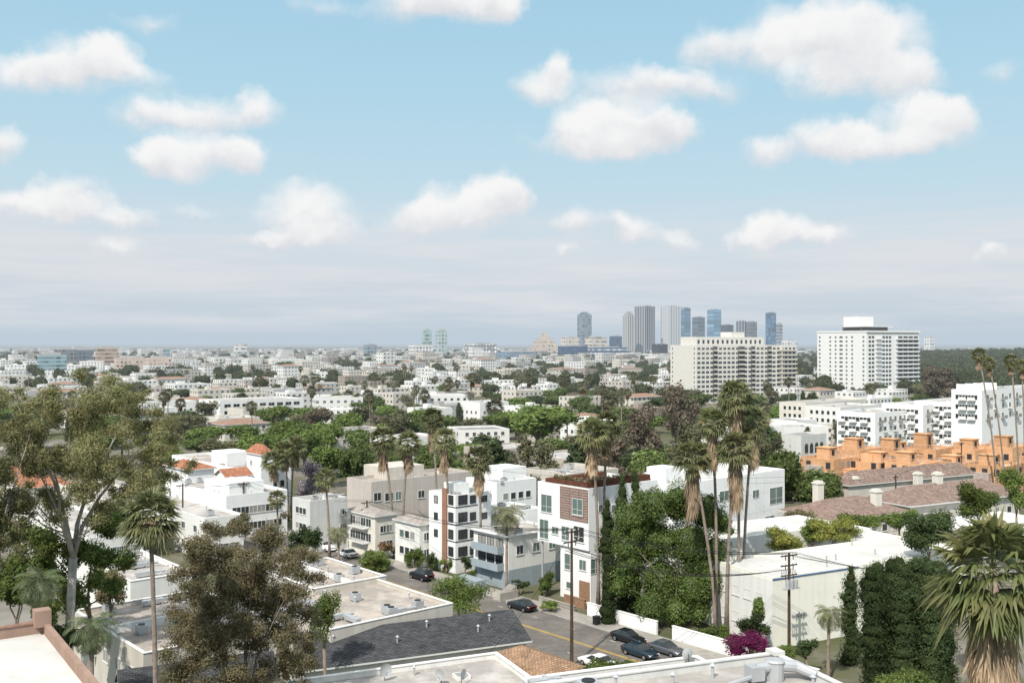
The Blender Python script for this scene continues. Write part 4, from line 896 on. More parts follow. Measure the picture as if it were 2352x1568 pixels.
def neartree(name,label,base,lobes,n,size,mt,bark,seed,core=.5,shell=.22,tr=.35,cat='tree',asp=.6,leaders=3,ntw=24,zfork=None,column=False):
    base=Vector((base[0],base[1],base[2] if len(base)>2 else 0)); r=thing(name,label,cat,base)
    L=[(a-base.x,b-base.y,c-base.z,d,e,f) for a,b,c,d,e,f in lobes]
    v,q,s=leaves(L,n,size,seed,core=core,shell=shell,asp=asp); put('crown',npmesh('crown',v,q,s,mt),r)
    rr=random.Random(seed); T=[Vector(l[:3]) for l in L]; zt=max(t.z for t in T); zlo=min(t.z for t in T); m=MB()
    if column:
        m.tube([(0,0,-.1),(0,0,zt*.95)],[tr,.04],8); m.build('trunk',bark,r,smooth=True); return r
    cx=sum(t.x for t in T)/len(T); cy=sum(t.y for t in T)/len(T); zf=zfork if zfork else max(.8,zlo*.8); fk=Vector((cx*.35,cy*.35,zf))
    m.tube([(0,0,-.1),(cx*.15+rr.uniform(-.2,.2),cy*.1,zf*.5),fk],[tr,tr*.85,tr*.75],9)
    if len(T)>ntw: T=rr.sample(T,ntw)
    T.sort(key=lambda t:t.x); k=leaders; gs=[T[i*len(T)//k:(i+1)*len(T)//k] for i in range(k)]
    for g in gs:
        if not g: continue
        c=sum(g,Vector())/len(g); tip=c.lerp(max(g,key=lambda t:t.z),.6); ts=[0,.25,.5,.75,1]; pts=[]
        for t in ts:
            p=fk.lerp(tip,t); bend=math.sin(t*math.pi); p.x-=(tip.x-fk.x)*.22*bend; pts.append(p+Vector((rr.uniform(-.25,.25)*bend,rr.uniform(-.3,.3)*bend,0)))
        rad=[tr*.5*(1-.85*t) for t in ts]; m.tube(pts,rad,7)
        for tg in g:
            t=max(.15,min(.9,(tg.z-fk.z)/(tip.z-fk.z+.01)-rr.uniform(.2,.4))); i=min(3,int(t*4)); s0=pts[i].lerp(pts[i+1],t*4-i); d=tg-s0
            m1=s0+d*.35+Vector((0,0,-.05*d.length)); m2=s0+d*.7+Vector((rr.uniform(-.2,.2),rr.uniform(-.2,.2),.03*d.length)); r0=max(.03,tr*.22*(1-.7*t))
            m.tube([s0,m1,m2,tg],[r0,r0*.7,r0*.45,.012],5)
    m.build('trunk',bark,r,smooth=True); return r
rs=random.Random(5)
def split(lst,k,rad,seed):
    q=random.Random(seed); out=[]
    for (x,y,r) in lst:
        for _ in range(k):
            a=q.uniform(0,6.28); e=math.sqrt(q.uniform(.02,1.))*r; out.append((x+e*math.cos(a),y+e*math.sin(a)*.85,r*rad*q.uniform(.6,1.4)))
    return out
def scaled(lst,k): return [(x,y,r*k) for x,y,r in lst]
euc=[(110,930,60),(195,915,66),(285,950,60),(350,980,50),(60,990,55),(150,995,66),(245,1030,66),(340,1045,52),(45,1065,50),(320,1115,48),(125,1080,60),(215,1110,50),(385,1090,34),(290,900,34),(235,1165,40),(120,1160,50),(60,1140,45),(20,920,40),(180,1060,50)]
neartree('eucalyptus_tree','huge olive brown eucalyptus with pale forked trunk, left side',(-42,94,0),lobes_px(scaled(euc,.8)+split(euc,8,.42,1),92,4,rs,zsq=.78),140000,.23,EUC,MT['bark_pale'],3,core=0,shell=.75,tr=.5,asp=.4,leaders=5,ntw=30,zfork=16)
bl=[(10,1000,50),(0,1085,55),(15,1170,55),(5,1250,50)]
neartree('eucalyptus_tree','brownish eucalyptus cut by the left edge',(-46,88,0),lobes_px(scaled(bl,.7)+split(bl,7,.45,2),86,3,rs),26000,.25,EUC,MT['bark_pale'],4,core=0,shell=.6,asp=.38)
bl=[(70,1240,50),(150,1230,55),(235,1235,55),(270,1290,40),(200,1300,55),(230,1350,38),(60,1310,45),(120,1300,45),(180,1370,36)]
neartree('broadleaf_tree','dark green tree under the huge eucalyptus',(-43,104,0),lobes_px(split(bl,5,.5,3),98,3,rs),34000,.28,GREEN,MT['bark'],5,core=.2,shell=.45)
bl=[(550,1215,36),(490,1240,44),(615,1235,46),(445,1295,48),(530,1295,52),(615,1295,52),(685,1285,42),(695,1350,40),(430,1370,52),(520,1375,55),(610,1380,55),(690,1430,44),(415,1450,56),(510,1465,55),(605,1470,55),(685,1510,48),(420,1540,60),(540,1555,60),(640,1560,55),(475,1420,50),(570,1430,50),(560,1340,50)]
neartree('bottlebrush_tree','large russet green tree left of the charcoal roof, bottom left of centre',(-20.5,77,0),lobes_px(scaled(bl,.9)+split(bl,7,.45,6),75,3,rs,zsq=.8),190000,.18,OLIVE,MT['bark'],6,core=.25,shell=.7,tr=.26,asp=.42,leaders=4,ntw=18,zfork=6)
fic=[(1450,1190,45),(1500,1155,45),(1565,1160,52),(1625,1180,46),(1660,1205,28),(1435,1250,45),(1500,1240,62),(1580,1250,60),(1640,1265,40),(1440,1320,45),(1520,1335,60),(1590,1345,52),(1630,1325,32),(1490,1385,38),(1550,1395,38),(1600,1400,22)]
f=WZ(1550,1440)
neartree('ficus_tree','big dense bright green ficus between the white cubic building and the tall palms',(f.x,f.y,0),lobes_px(fic+split(fic,4,.34,7),128,2.,rs,sq=1.,zsq=.95),90000,.22,FICUS,MT['bark'],7,core=.74,shell=.16)
def cyp(px,py,D,wpx,label,mt=DGREEN,n=6500,blunt=3.2):
    p=WD(px,py,D); k=14; h=p.z; L=[]; rr=random.Random(int(px*3))
    for i in range(k):
        z=h*(.04+.93*i/(k-1)); r=wpx*D/F/2*min(1.,(1.03-z/h)*blunt)**.6*rr.uniform(.9,1.1); L.append((p.x+rr.uniform(-.25,.25),D+rr.uniform(-.25,.25),z,max(.3,r),max(.3,r),h/k*.9))
    neartree('cypress_tree',label,(p.x,D,0),L,n,.22,mt,MT['bark'],int(px),core=.78,shell=.14,tr=.2,asp=.35,column=True)
cyp(1395,1150,128,48,'dark columnar cypress against the side of the white cubic building'); cyp(1428,1095,131,52,'taller dark cypress between the white cubic building and the ficus'); cyp(1460,1085,134,40,'slim cypress top rising behind the ficus')
cyp(1952,1302,112,50,'single dark column cypress in front of the pale yellow wall')
for i,(px,py,w) in enumerate(((2004,1306,72),(2038,1288,74),(2072,1300,78),(2106,1286,76),(2138,1294,76),(2168,1304,66))):
    cyp(px,py,94+i%2*2,w,['leftmost','second','third','fourth','fifth','rightmost'][i]+' column from left in front row of the dark cypress screen',n=11000,blunt=6)
for i,(px,py,w) in enumerate(((2020,1296,70),(2056,1284,74),(2090,1294,76),(2124,1284,76),(2156,1292,70))):
    cyp(px,py,98,w,['leftmost','second','middle','fourth','rightmost'][i]+' column from left in rear row of the dark cypress screen',n=8000,blunt=6)
def blob(name,label,px,py,wpx,hpx,D,mt,n=5000,size=.3,core=.6,seed=None,zb=0,cat='tree',k=10,bark='bark'):
    seed=seed or int(px+py); rr=random.Random(seed); L=[]; c=WD(px,py,D); W_=wpx*D/F/2; H_=hpx*D/F/2
    for i in range(k):
        a=i*2.4+rr.random(); e=rr.uniform(.1,.72); L.append((c.x+math.cos(a)*e*W_,c.y+math.sin(a)*e*W_*.8,c.z+rr.uniform(-.6,.6)*H_,W_*rr.uniform(.3,.45),W_*rr.uniform(.3,.45),H_*rr.uniform(.32,.5)))
    return neartree(name,label,(c.x,c.y,zb),L,n,size,mt,MT[bark],seed,core=core,tr=.2,cat=cat,shell=.3)
blob('street_tree','feathery light green street tree left of the black sedan',1052,1362,160,85,127,FERN,9500,.22,.2,k=18)
blob('shrub','rounded green shrub beside the black SUV',862,1287,95,55,158,GREEN,6000,.24,.7)
blob('broadleaf_tree','dark green tree right of the russet tree behind the beige roofs',700,1238,85,85,150,DGREEN,6500,.28,.6)
blob('young_tree','slim dark young tree rising beside the beige parapet',745,1412,80,125,96,GREEN,6500,.18,.0,k=20)
blob('shrub','green shrub beside the front steps',1258,1335,48,50,143,GREEN,2600,.22,.5,cat='shrub')
blob('shrub','trimmed hedge left of the terracotta column building',952,1278,55,45,160,GREEN,3200,.24,.6,cat='shrub'); blob('shrub','small dark shrub between hedge and white building',992,1285,36,50,158,DGREEN,2400,.22,.6,cat='shrub')
blob('shrub','brown clipped hedge beside the hip roofed house',882,1256,50,28,166,BROWNL,1500,.25,.7,cat='shrub')
blob('courtyard_tree','yellow green courtyard tree rising through the white roof, left one',1797,1240,120,62,136,YELL,7000,.24,.4); blob('courtyard_tree','yellow green courtyard tree rising through the white roof, right one',1918,1218,130,62,143,YELL,7500,.24,.4)
blob('courtyard_tree','darker green courtyard tree behind the two yellow ones',1865,1215,70,60,148,GREEN,4000,.26,.5)
blob('broadleaf_tree','dark green tree at the right end of the white roof',2135,1215,150,110,128,DGREEN,11000,.27,.6); blob('broadleaf_tree','green tree above the big near palm',2250,1150,120,90,140,GREEN,9000,.27,.6)
blob('broadleaf_tree','green tree at the right edge below the pinkish roofs',2335,1120,90,90,150,FERN,6000,.28,.5); blob('broadleaf_tree','dark mass of tree behind the near palm crown',2240,1260,130,110,100,DGREEN,9000,.26,.6)
blob('broadleaf_tree','olive tree before the pinkish townhouses, left one of three',1840,1190,80,60,164,OLIVE,4500,.3,.5); blob('broadleaf_tree','green tree before the pinkish townhouses, middle of three',1975,1196,110,46,163,GREEN,5500,.3,.5); blob('broadleaf_tree','green tree before the pinkish townhouses, rightmost of three',2065,1188,90,50,165,GREEN,5000,.3,.5)
blob('bougainvillea','magenta bougainvillea spilling over the white garden wall',1722,1478,130,60,108,BOUG,8500,.16,.6,cat='shrub',k=16); blob('shrub','dark green shrub above the bougainvillea',1735,1430,85,60,112,DGREEN,4500,.2,.6,cat='shrub')
blob('shrub','green bush topping the near roofs, bottom centre',1408,1550,150,80,76,FERN,12000,.16,.45,cat='shrub')
blob('shrub','low green shrubs under the near palm, bottom right',2080,1560,200,60,82,GREEN,8000,.2,.6,cat='shrub'); blob('shrub','dark shrub between pole and cypress',1850,1485,60,50,108,DGREEN,3000,.2,.5,cat='shrub')
blob('shrub','low green plants beneath the tall palms',1640,1450,80,40,122,GREEN,3500,.2,.5,cat='shrub'); blob('shrub','low planting in the pavement bed by the steps',1265,1388,60,16,134,FERN,1500,.2,.4,cat='shrub')
blob('shrub','low green planting beside the young palm',1800,1500,70,40,106,FERN,3000,.18,.4,cat='shrub')
blob('broadleaf_tree','green tree in front of the side wall right of the palm trunks',1742,1400,46,60,113,GREEN,3500,.2,.4)
blob('broadleaf_tree','low dark tree left of the white roof at the lower left',40,1345,110,90,84,GREEN,7500,.24,.5); blob('broadleaf_tree','shaded green tree between the lower left roofs',150,1465,120,70,88,DGREEN,7000,.24,.5)
blob('broadleaf_tree','olive tree at the foot of the slim fan palm',255,1345,90,80,108,OLIVE,6000,.24,.4); blob('broadleaf_tree','green tree behind the dark roof at the lower left',110,1400,90,70,92,GREEN,6000,.24,.5)
q_=random.Random(9)
for i,t in enumerate(np.arange(17,74,3.6)):
    p=ST(t,q_.uniform(4.0,6.2)); py=HZ+(H-q_.uniform(.8,2.2))*F/p.y; px=CX+p.x*F/p.y
    blob('shrub','small garden shrub in the front gardens along the far pavement',px,py,q_.uniform(24,46),q_.uniform(22,40),p.y,(GREEN,DGREEN,FERN,OLIVE)[i%4],1600,.2,.5,cat='shrub',seed=500+i,k=6)['group']='front garden shrubs along the far pavement'
mids=[(1235,965,165,85,330,'round',hBRIGHT,'broad bright green tree crown in the centre middle distance'),(1475,985,110,110,290,'loose',hG[3],'russet brown tree right of the double palm'),
(1560,925,100,80,330,'loose',hG[3],'russet tree below the apartment slab'),(815,1050,90,70,235,'round',hG[0],'rounded tree above the mauve building'),(1130,1050,110,110,225,'dark',hG[1],'tall dark tree behind the single palm, centre'),
(1235,1050,120,100,215,'loose',hG[2],'olive tree left of the double palm'),(1010,1070,110,90,225,'round',hG[0],'green tree behind the two centre palms'),(1790,1070,120,100,205,'round',hG[0],'green tree right of the tall palm group'),(1870,1100,110,60,200,'round',hG[0],'green tree left of the timber houses'),
(600,1020,130,50,290,'round',hBRIGHT,'bright clipped ficus behind the tower'),(700,1010,120,65,280,'round',hBRIGHT,'bright rounded ficus right of the tower'),(755,1040,90,45,250,'round',hBRIGHT,'bright clipped ficus above the lilac tree'),(800,965,90,50,340,'round',hBRIGHT,'bright ficus further back left of centre'),(830,1005,90,45,300,'round',hG[0],'green ficus above the first palm pair'),(650,985,110,50,320,'round',hBRIGHT,'bright clipped ficus right of the white block with dark openings'),(745,985,80,45,310,'round',hBRIGHT,'bright rounded ficus in the ficus row above the lilac tree'),
(715,1085,80,60,215,'loose',JAC,'lilac grey jacaranda beside the palm cluster'),(1590,1010,120,90,250,'loose',hG[2],'olive tree behind the tall palm group'),(1740,985,90,90,300,'dark',hG[1],'dark tree below the apartment slab right'),(910,975,110,60,330,'loose',hG[2],'olive tree behind the first palm pair'),
(2150,868,90,60,560,'loose',hG[3],'russet tree right of the white tower foot'),(1400,1040,110,90,235,'loose',hG[3],'brownish tree behind the double palm'),(1670,1085,140,80,195,'round',hG[0],'green tree between the tall palms and the white box building'),(1500,1060,120,80,215,'round',hG[0],'green tree left of the tall palms'),(900,1060,90,60,232,'round',hG[0],'green tree behind the first palm pair'),(1340,1030,90,90,250,'dark',hG[1],'dark tree left of the double palm')]
for (px,py,w,h,D,k,mt,l) in mids:
    top=WD(px,py-h/2,D).z; x=(px-CX)*D/F; tree(x,D,top,w*D/F,k,mt,l); reserve(Vector((x-4,D-4,0)),0,8,8)

# ------------------------------------------------------------ palms
def fan(nl,nb,seed,lo=-40,hi=82,dead=False,dr=1.,wk=.48):
    q=random.Random(seed); v=[];f=[];s=[]
    def tri(a,b,c,sh): i=len(v); v.extend([tuple(a),tuple(b),tuple(c),tuple(c)]); f.append((i,i+1,i+2,i+3)); s.append(sh)
    for i in range(nl):
        az=i*2.39996+q.uniform(-.2,.2); t=(i+.5)/nl
        if dead: el=R(q.uniform(-88,-58)); pl=q.uniform(.05,.2); o=Vector((math.cos(az)*.09,math.sin(az)*.09,-t*1.35)); bl=q.uniform(.4,.62)
        else: el=R(hi+(lo-hi)*t**.85+q.uniform(-9,9)); pl=q.uniform(.38,.52); o=Vector((0,0,-.12*t)); bl=q.uniform(.46,.6)
        d=Vector((math.cos(az)*math.cos(el),math.sin(az)*math.cos(el),math.sin(el))); sd=Vector((-math.sin(az),math.cos(az),0)); nn=sd.cross(d)
        p1=o+d*pl; p1.z-=.05 if not dead else 0; sh=q.uniform(.7,1.3)
        tri(o-sd*.012,o+sd*.012,p1,sh*.9)
        tl=q.uniform(-.5,.5); sd2=(sd*math.cos(tl)+nn*math.sin(tl))
        for j in range(nb):
            a=-1.25+2.5*j/(nb-1); a*=(.5 if dead else 1.); bd=(d*math.cos(a)+sd2*math.sin(a)); L=bl*(1-.22*(a/1.25)**2)*q.uniform(.9,1.1)
            wd=(d*(-math.sin(a))+sd2*math.cos(a))*(.9/nb*wk)+nn*.01*(1 if j%2 else -1)
            mid=p1+bd*L*.5+Vector((0,0,-.03)); tip=p1+bd*L*(1-.12*(dr-1))+Vector((q.uniform(-.03,.03),q.uniform(-.03,.03),-L*q.uniform(.15,.6)*dr))
            c=sh*q.uniform(.85,1.15); tri(p1,mid-wd,mid+wd,c); tri(mid-wd,tip,mid+wd,c)
    return np.array(v),np.array(f),np.array(s)
def feather(nf,seed,nl=16):
    q=random.Random(seed); v=[];f=[];s=[]
    for i in range(nf):
        az=i*2.39996+q.uniform(-.2,.2); el=R(80-105*((i+.5)/nf)); p=Vector((0,0,0)); h=Vector((math.cos(az),math.sin(az),0)); sd=Vector((-math.sin(az),math.cos(az),0)); sh=q.uniform(.7,1.3); st=1./nl*q.uniform(.9,1.15)
        for j in range(nl):
            dr=h*math.cos(el)+Vector((0,0,math.sin(el))); p2=p+dr*st
            i0=len(v); v.extend([tuple(p-sd*.01),tuple(p+sd*.01),tuple(p2+sd*.008),tuple(p2-sd*.008)]); f.append((i0,i0+1,i0+2,i0+3)); s.append(sh)
            if j>2:
                ll=.26*math.sin(math.pi*(j/nl*.85+.1))
                for sg in (-1,1):
                    for k in (0,.5):
                        b=p.lerp(p2,k); t=b+sd*sg*ll*q.uniform(.8,1.1)+dr*ll*.5+Vector((0,0,-ll*.45)); m_=b.lerp(t,.45); i0=len(v)
                        v.extend([tuple(b),tuple(m_+dr*.012),tuple(t),tuple(m_-dr*.012)]); f.append((i0,i0+1,i0+2,i0+3)); s.append(sh*q.uniform(.8,1.2))
            p=p2; el-=R(7.5)*q.uniform(.7,1.4)
    return np.array(v),np.array(f),np.array(s)
FAN=[npmesh('crown',*fan(48,12,s),PALMG) for s in (1,2,3)]; SKIRT=[npmesh('dead_frond_skirt',*fan(60,7,s,dead=True),PALMD) for s in (4,5)]
FEA=[npmesh('crown',*feather(30,s),PALMG) for s in (6,7)]; FANN=npmesh('crown',*fan(58,20,8,lo=-42,dr=1.05,wk=.62),PALMG); SKN=npmesh('dead_frond_skirt',*fan(300,12,9,dead=True),PALMD)
def palm(label,pxt,pyt,pxb,D,rpx,kind='fan',skirt=1.,mt=None,tr=.22,near=False,group=None,zb=0):
    top=WD(pxt,pyt,D); bx=(pxb-CX)*D/F; r=thing('palm_tree',label,'palm tree',(bx,D,zb),0,group); R_=rpx*D/F; T=Vector((top.x-bx,0,top.z-zb))
    m=MB(); n=7; pts=[];rad=[]
    for i in range(n):
        t=i/(n-1); b=math.sin(t*math.pi)*.02*T.z*(1 if T.x>0 else -1); pts.append((T.x*t**1.3-b*.4,0,T.z*t)); rad.append(tr*(1.5-.5*min(1,t*6))*(1-.3*t))
    m.tube(pts,rad,8); m.build('trunk',MT['palmbark'],r,smooth=True)
    cm=FEA if kind=='feather' else FAN
    put('crown',FANN if near else rng.choice(cm),r,T,rng.uniform(0,6.28),mt=mt or PALMG,scale=(R_,R_,R_))
    big=near and skirt>1; w_=.8 if big else .75
    if skirt and kind=='fan': put('dead_frond_skirt',SKN if near else rng.choice(SKIRT),r,(T.x,0,T.z-(.32 if big else .1)*R_),rng.uniform(0,6.28),mt=PALMD,scale=(R_*w_,R_*w_,R_*skirt))
    return r
for a_ in [
 ('tall palm leaning left, leftmost of the first street pair',880,1005,905,177,40,'fan',.9),('tall palm right of the leftmost street palm, above the mauve wall',938,1015,925,173,38,'fan',.9),
 ('tall palm with the highest crown left of centre',993,958,1005,165,34,'fan',1.1),('tall palm in front of the terracotta column building',1020,1003,1033,158,36,'fan',1.1),
 ('palm with wide shaggy crown standing before the white banded building',1100,1050,1103,155,42,'fan',1.),('slim green palm right of the grey stucco wall',747,1095,757,168,32,'fan',.5),
 ('left palm of the cluster beside the villa tower',628,1055,652,200,34,'fan',.7),('middle palm of the cluster beside the villa tower',654,1032,662,203,34,'fan',.7),('right palm of the cluster beside the villa tower',678,1022,669,206,34,'fan',.7),
 ('small low palm below the palm cluster',636,1142,638,183,26,'fan',0),('young palm between the grey wall and beige house',776,1222,778,164,34,'feather',0),
 ('feathery green palm in front of the cream and blue building',1165,1180,1165,146,52,'feather',0),
 ('left palm of the close pair right of centre',1360,990,1374,136,50,'fan',1.),('right palm of the close pair right of centre',1394,972,1388,139,44,'fan',1.),
 ('leaning palm with drooping brown skirt, leftmost of the tall group over the ficus',1590,1045,1645,122,55,'fan',1.3),('tall palm second from left in the group over the ficus',1636,965,1644,125,46,'fan',1.2),
 ('tallest palm with full crown in the group over the ficus',1690,905,1694,127,56,'fan',1.2),('lower full palm in the middle of the group over the ficus',1690,1025,1668,124,56,'fan',1.3),('rightmost palm of the group over the ficus',1730,965,1706,129,46,'fan',1.2),
 ('very tall thin palm, leftmost of those over the timber houses',2248,812,2292,215,21,'fan',.8),('very tall thin palm just right of the leftmost one over the timber houses',2272,832,2310,219,19,'fan',.8),
 ('very tall thin palm near the right edge over the timber houses',2322,826,2340,216,21,'fan',.8),('very tall thin palm touching the right edge',2347,838,2352,219,20,'fan',.8),
 ('slim bright palm in front of the cypress screen',1905,1408,1902,106,46,'feather',0)]:
    palm(*a_)
palm('slim fan palm rising over the lower left roofs',345,1182,357,66,84,'fan',.35,None,.2,True)
palm('dark young palm at the foot of the eucalyptus',92,1335,92,78,72,'feather',0,PALMK); palm('dark palm beside the tan parapet',213,1440,213,60,76,'feather',0,PALMK)
palm('large near fan palm with hanging brown skirt at the right edge',2280,1305,2290,40,170,'fan',1.25,PALMY,.3,True)
k=0
for (px,py,D,r) in ((760,915,520,15),(800,908,540,15),(822,915,500,14),(515,962,420,14),(1085,866,600,14),(1030,880,560,12),(1197,860,620,14),(1215,866,600,13),(1341,884,520,14),(1373,890,500,14),(1137,932,420,20),(845,905,520,13),(1500,868,560,13),(1455,862,600,12),(640,960,400,13),(1425,900,480,13),(975,905,500,12),(700,870,650,11),(905,880,600,11),(1290,870,650,11),(2000,890,520,12),(240,960,430,14),(1860,880,600,11),(1555,955,330,16),(1080,905,480,12)):
    palm('small far palm standing out above the middle distance treetops',px,py,px+rng.uniform(-4,4),D,r*1.35,'fan' if k%3 else 'feather',.6,hPALM,.25,group='far palms above the treetops'); k+=1
for _ in range(70):
    D=rng.uniform(280,900); px=rng.uniform(60,1850); x=(px-CX)*D/F
    if not free(x,D,2): continue
    zt=rng.uniform(11,20); py=HZ+(H-zt)*F/D; palm('small far palm standing out above the middle distance treetops',px,py,px,D,2.6*F/D,'fan' if rng.random()<.7 else 'feather',.6,hPALM,.25,group='far palms above the treetops')

# ------------------------------------------------------------ scatter
wallc={'white':['fwhite',MT['fwhite']],'cream':['fcream',MT['fcream']],'grey':['fgrey',MT['fgrey']],'brown':['fbrown',MT['fbrown']],'taupe':['ftaupe',MT['ftaupe']]}
FM={k:facade('low_facade_'+k,c,(.10,.105,.11),3.1,3.4,.42,.4) for k,c in (('white',(.70,.69,.67)),('cream',(.58,.54,.48)),('grey',(.46,.45,.44)),('brown',(.33,.28,.24)),('taupe',(.49,.45,.41)))}
nb_=nt_=0; farT=[]; farB=[]
def zone(px): return 'left' if px<780 else ('central' if px<1500 else 'right')
D=150.
while D<5200:
    dD=8+.05*D if D<520 else .052*D; sp=15 if D<520 else (22 if D<1500 else 24+D*.006)
    n=int(1.1*D/sp); off=rng.random()
    for i in range(n+1):
        x=-.55*D+(i+off)*sp+rng.uniform(-.25,.25)*sp; y=D+rng.uniform(-.4,.4)*dD; px=CX+x/y*F
        if px<-60 or px>2420: continue
        if y<240 and not (px<380 and y>150) and not (680<px<1860 and y>205): continue
        if px>1870 and y<345: continue
        pb=.30 if y<420 else (.48 if px<1130 else .24)
        if px>1540 and y>420: pb=.14
        if y>1300 and px<1600: pb=.5
        if px>2080 and y<2600: pb=.0
        if 1100<px<1540 and 420<y<900: pb=.18
        if rng.random()<pb:
            col=rng.choices(['white','cream','grey','brown','taupe'],[6,3,1,.4,1.6])[0]
            w=rng.uniform(13,26); d=rng.uniform(10,18); h=rng.choice([6.5,7,9,9.5,10]) if y<900 else rng.choice([7,9,11,13,16])
            if rng.random()<.05 and y>900: h+=rng.uniform(4,10)
            if y<450: h=min(h,8.5); w=min(w,18)
            if not free(x,y,9) : continue
            if y<1350 and nb_<285:
                flat=rng.random()<.88
                lab=f"{'pale' if col=='white' else col} {'flat' if flat else 'red tile'} roofed low building among trees in the {zone(px)} {'middle' if y<700 else 'far'} distance"
                u_=ua(41);v_=va(41); P=Vector((x,y,0))-u_*d/2-v_*w/2
                B=bldg('low_building',lab,P=P,z=h,U=d,V=w,a=41 if rng.random()<.8 else 20,wall=FM[col] if y>480 else wallc[col][1],roofm=rng.choice(['froof','froof','froofg']) if flat else 'ftile',roof='flat' if flat else 'hip',rise=1.6,group=lab,res=True)
                if flat and rng.random()<.6:
                    bx,by=rng.uniform(.1,.5)*w,rng.uniform(.1,.5)*d; addbox(B,'stair_bulkhead',bx,by,B['zr'],bx+rng.uniform(2,5),by+rng.uniform(2,4),h+rng.uniform(.8,2.4),wallc[col][1])
                if y<480: wgrid(B,'R',int(w/3),2,3,1.3,1.3,1.3,single=True,far=True); wgrid(B,'L',int(d/3.2),2,3,1.3,1.3,1.3,single=True,far=True); clutter(B,4)
                nb_+=1
            else: farB.append((x,y,w*(1+D/6000),d*(1+D/6000),h,hillz(x,y)))
        else:
            if not free(x,y,3): continue
            h=rng.uniform(6,12.5) if y<700 else rng.uniform(8,16)
            if y<260: h=rng.uniform(7,11)
            w=rng.uniform(9,16)
            if nt_<255 and y<640:
                q=rng.random(); kind,mt,nm=('round',hG[0],'rounded green') if q<.32 else (('round',hBRIGHT,'bright green') if q<.54 else (('round',hG[1],'rounded dark green') if q<.60 else (('loose',hG[2],'loose olive') if q<.82 else (('dark',hG[1],'tall dark') if q<.88 else (('cypress',hG[1],'slim dark cypress like') if q<.94 else ('loose',hG[3],'russet'))))))
                if kind=='cypress': w=3.2
                lab=f"{nm} tree in the canopy of the {zone(px)} middle distance"
                tree(x,y,h,w,kind,mt,lab,group=lab); nt_+=1
            else: farT.append((x,y,w*(1+D/7000),h,hillz(x,y)))
    D+=dD
rs2=np.random.default_rng(3); L=[]
for (x,y,w,h,z0) in farT:
    k=2 if y<1500 else 1
    for j in range(k):
        L.append((x+rs2.uniform(-.25,.25)*w,y+rs2.uniform(-.2,.2)*w,z0+h*rs2.uniform(.5,.62),w*rs2.uniform(.3,.52),w*rs2.uniform(.3,.5),h*rs2.uniform(.34,.45),.9+y*.0007))
for _ in range(900):
    y=rs2.uniform(700,2600); px=rs2.uniform(2085,2420); x=(px-CX)*y/F; z0=hillz(x,y); h=rs2.uniform(9,16); w=rs2.uniform(8,15)
    L.append((x,y,z0+h*.55,w*.5,w*.5,h*.45,.9+y*.0007))
v,q,s=leaves(L,min(420000,len(L)*120),1.2,5,core=.8,tintlobe=.4)
fwm=leafmat('far_wood_leaf',(.056,.070,.034),haze=True,tint=(.085,.082,.052))
tag(put('far_wood',npmesh('far_wood',v,q,s,fwm)),'mass of far off treetops spread between the distant buildings','trees',kind='stuff')
m=MB()
for (x,y,w,d,h,z0) in farB:
    c,s_=math.cos(R(41)),math.sin(R(41)); w2,d2=w/2,d/2
    pts=[(x+a*c-b*s_,y+a*s_+b*c) for a,b in ((-w2,-d2),(w2,-d2),(w2,d2),(-w2,d2))]
    b0=len(m.v); m.v+=[(*p,z0-.5) for p in pts]+[(*p,z0+h) for p in pts]
    for f_ in ((4,5,6,7),(0,1,5,4),(1,2,6,5),(2,3,7,6),(3,0,4,7)): m.f.append(tuple(b0+i for i in f_)); m.m.append(0)
tag(m.build('far_buildings',facade('far_city_facade',(.6,.6,.6),(.16,.165,.17),5,6,.5,.42,island=True)),'spread of tiny low buildings far off toward the horizon','buildings',kind='stuff')
print('counts',nb_,nt_,len(farT),len(farB),len(L))

# ------------------------------------------------------------ world
SUN_AZ=R(156); EL=R(47)
w=bpy.data.worlds.new('World'); SC.world=w; w.use_nodes=True; nt=w.node_tree; nt.nodes.clear(); N=nt.nodes; LK=nt.links
tc=N.new('ShaderNodeTexCoord'); dirv=tc.outputs['Generated']
sky=N.new('ShaderNodeTexSky'); sky.sky_type='NISHITA'; sky.sun_disc=False; sky.sun_elevation=EL; sky.sun_rotation=-SUN_AZ; sky.air_density=1; sky.dust_density=1.2; sky.ozone_density=1
def M(op,a,b=None,c=None,clamp=False):
    k=N.new('ShaderNodeMath'); k.operation=op; k.use_clamp=clamp
    for i,x in enumerate((a,b,c)):
        if x is None: continue
        if isinstance(x,(int,float)): k.inputs[i].default_value=x
        else: LK.new(x,k.inputs[i])
    return k.outputs[0]
def VM(op,a,b=None,c=None):
    k=N.new('ShaderNodeVectorMath'); k.operation=op
    for i,x in enumerate((a,b,c)):
        if x is None: continue
        if isinstance(x,tuple): k.inputs[i].default_value=x
        else: LK.new(x,k.inputs[i])
    return k
def cmix(f,a,b):
    k=N.new('ShaderNodeMix'); k.data_type='RGBA'; LK.new(f,k.inputs['Factor'])
    for nm,x in (('A',a),('B',b)):
        if isinstance(x,tuple): k.inputs[nm].default_value=(*x,1)
        else: LK.new(x,k.inputs[nm])
    return k.outputs['Result']
sx=N.new('ShaderNodeSeparateXYZ'); LK.new(dirv,sx.inputs[0])
az=M('ARCTAN2',sx.outputs[0],sx.outputs[1]); el=M('ARCSINE',sx.outputs[2])
cb=N.new('ShaderNodeCombineXYZ'); LK.new(az,cb.inputs[0]); LK.new(el,cb.inputs[1])
cr=N.new('ShaderNodeValToRGB'); e=cr.color_ramp; LK.new(maprange(nt,el,-.02,.42,0,1),cr.inputs[0])
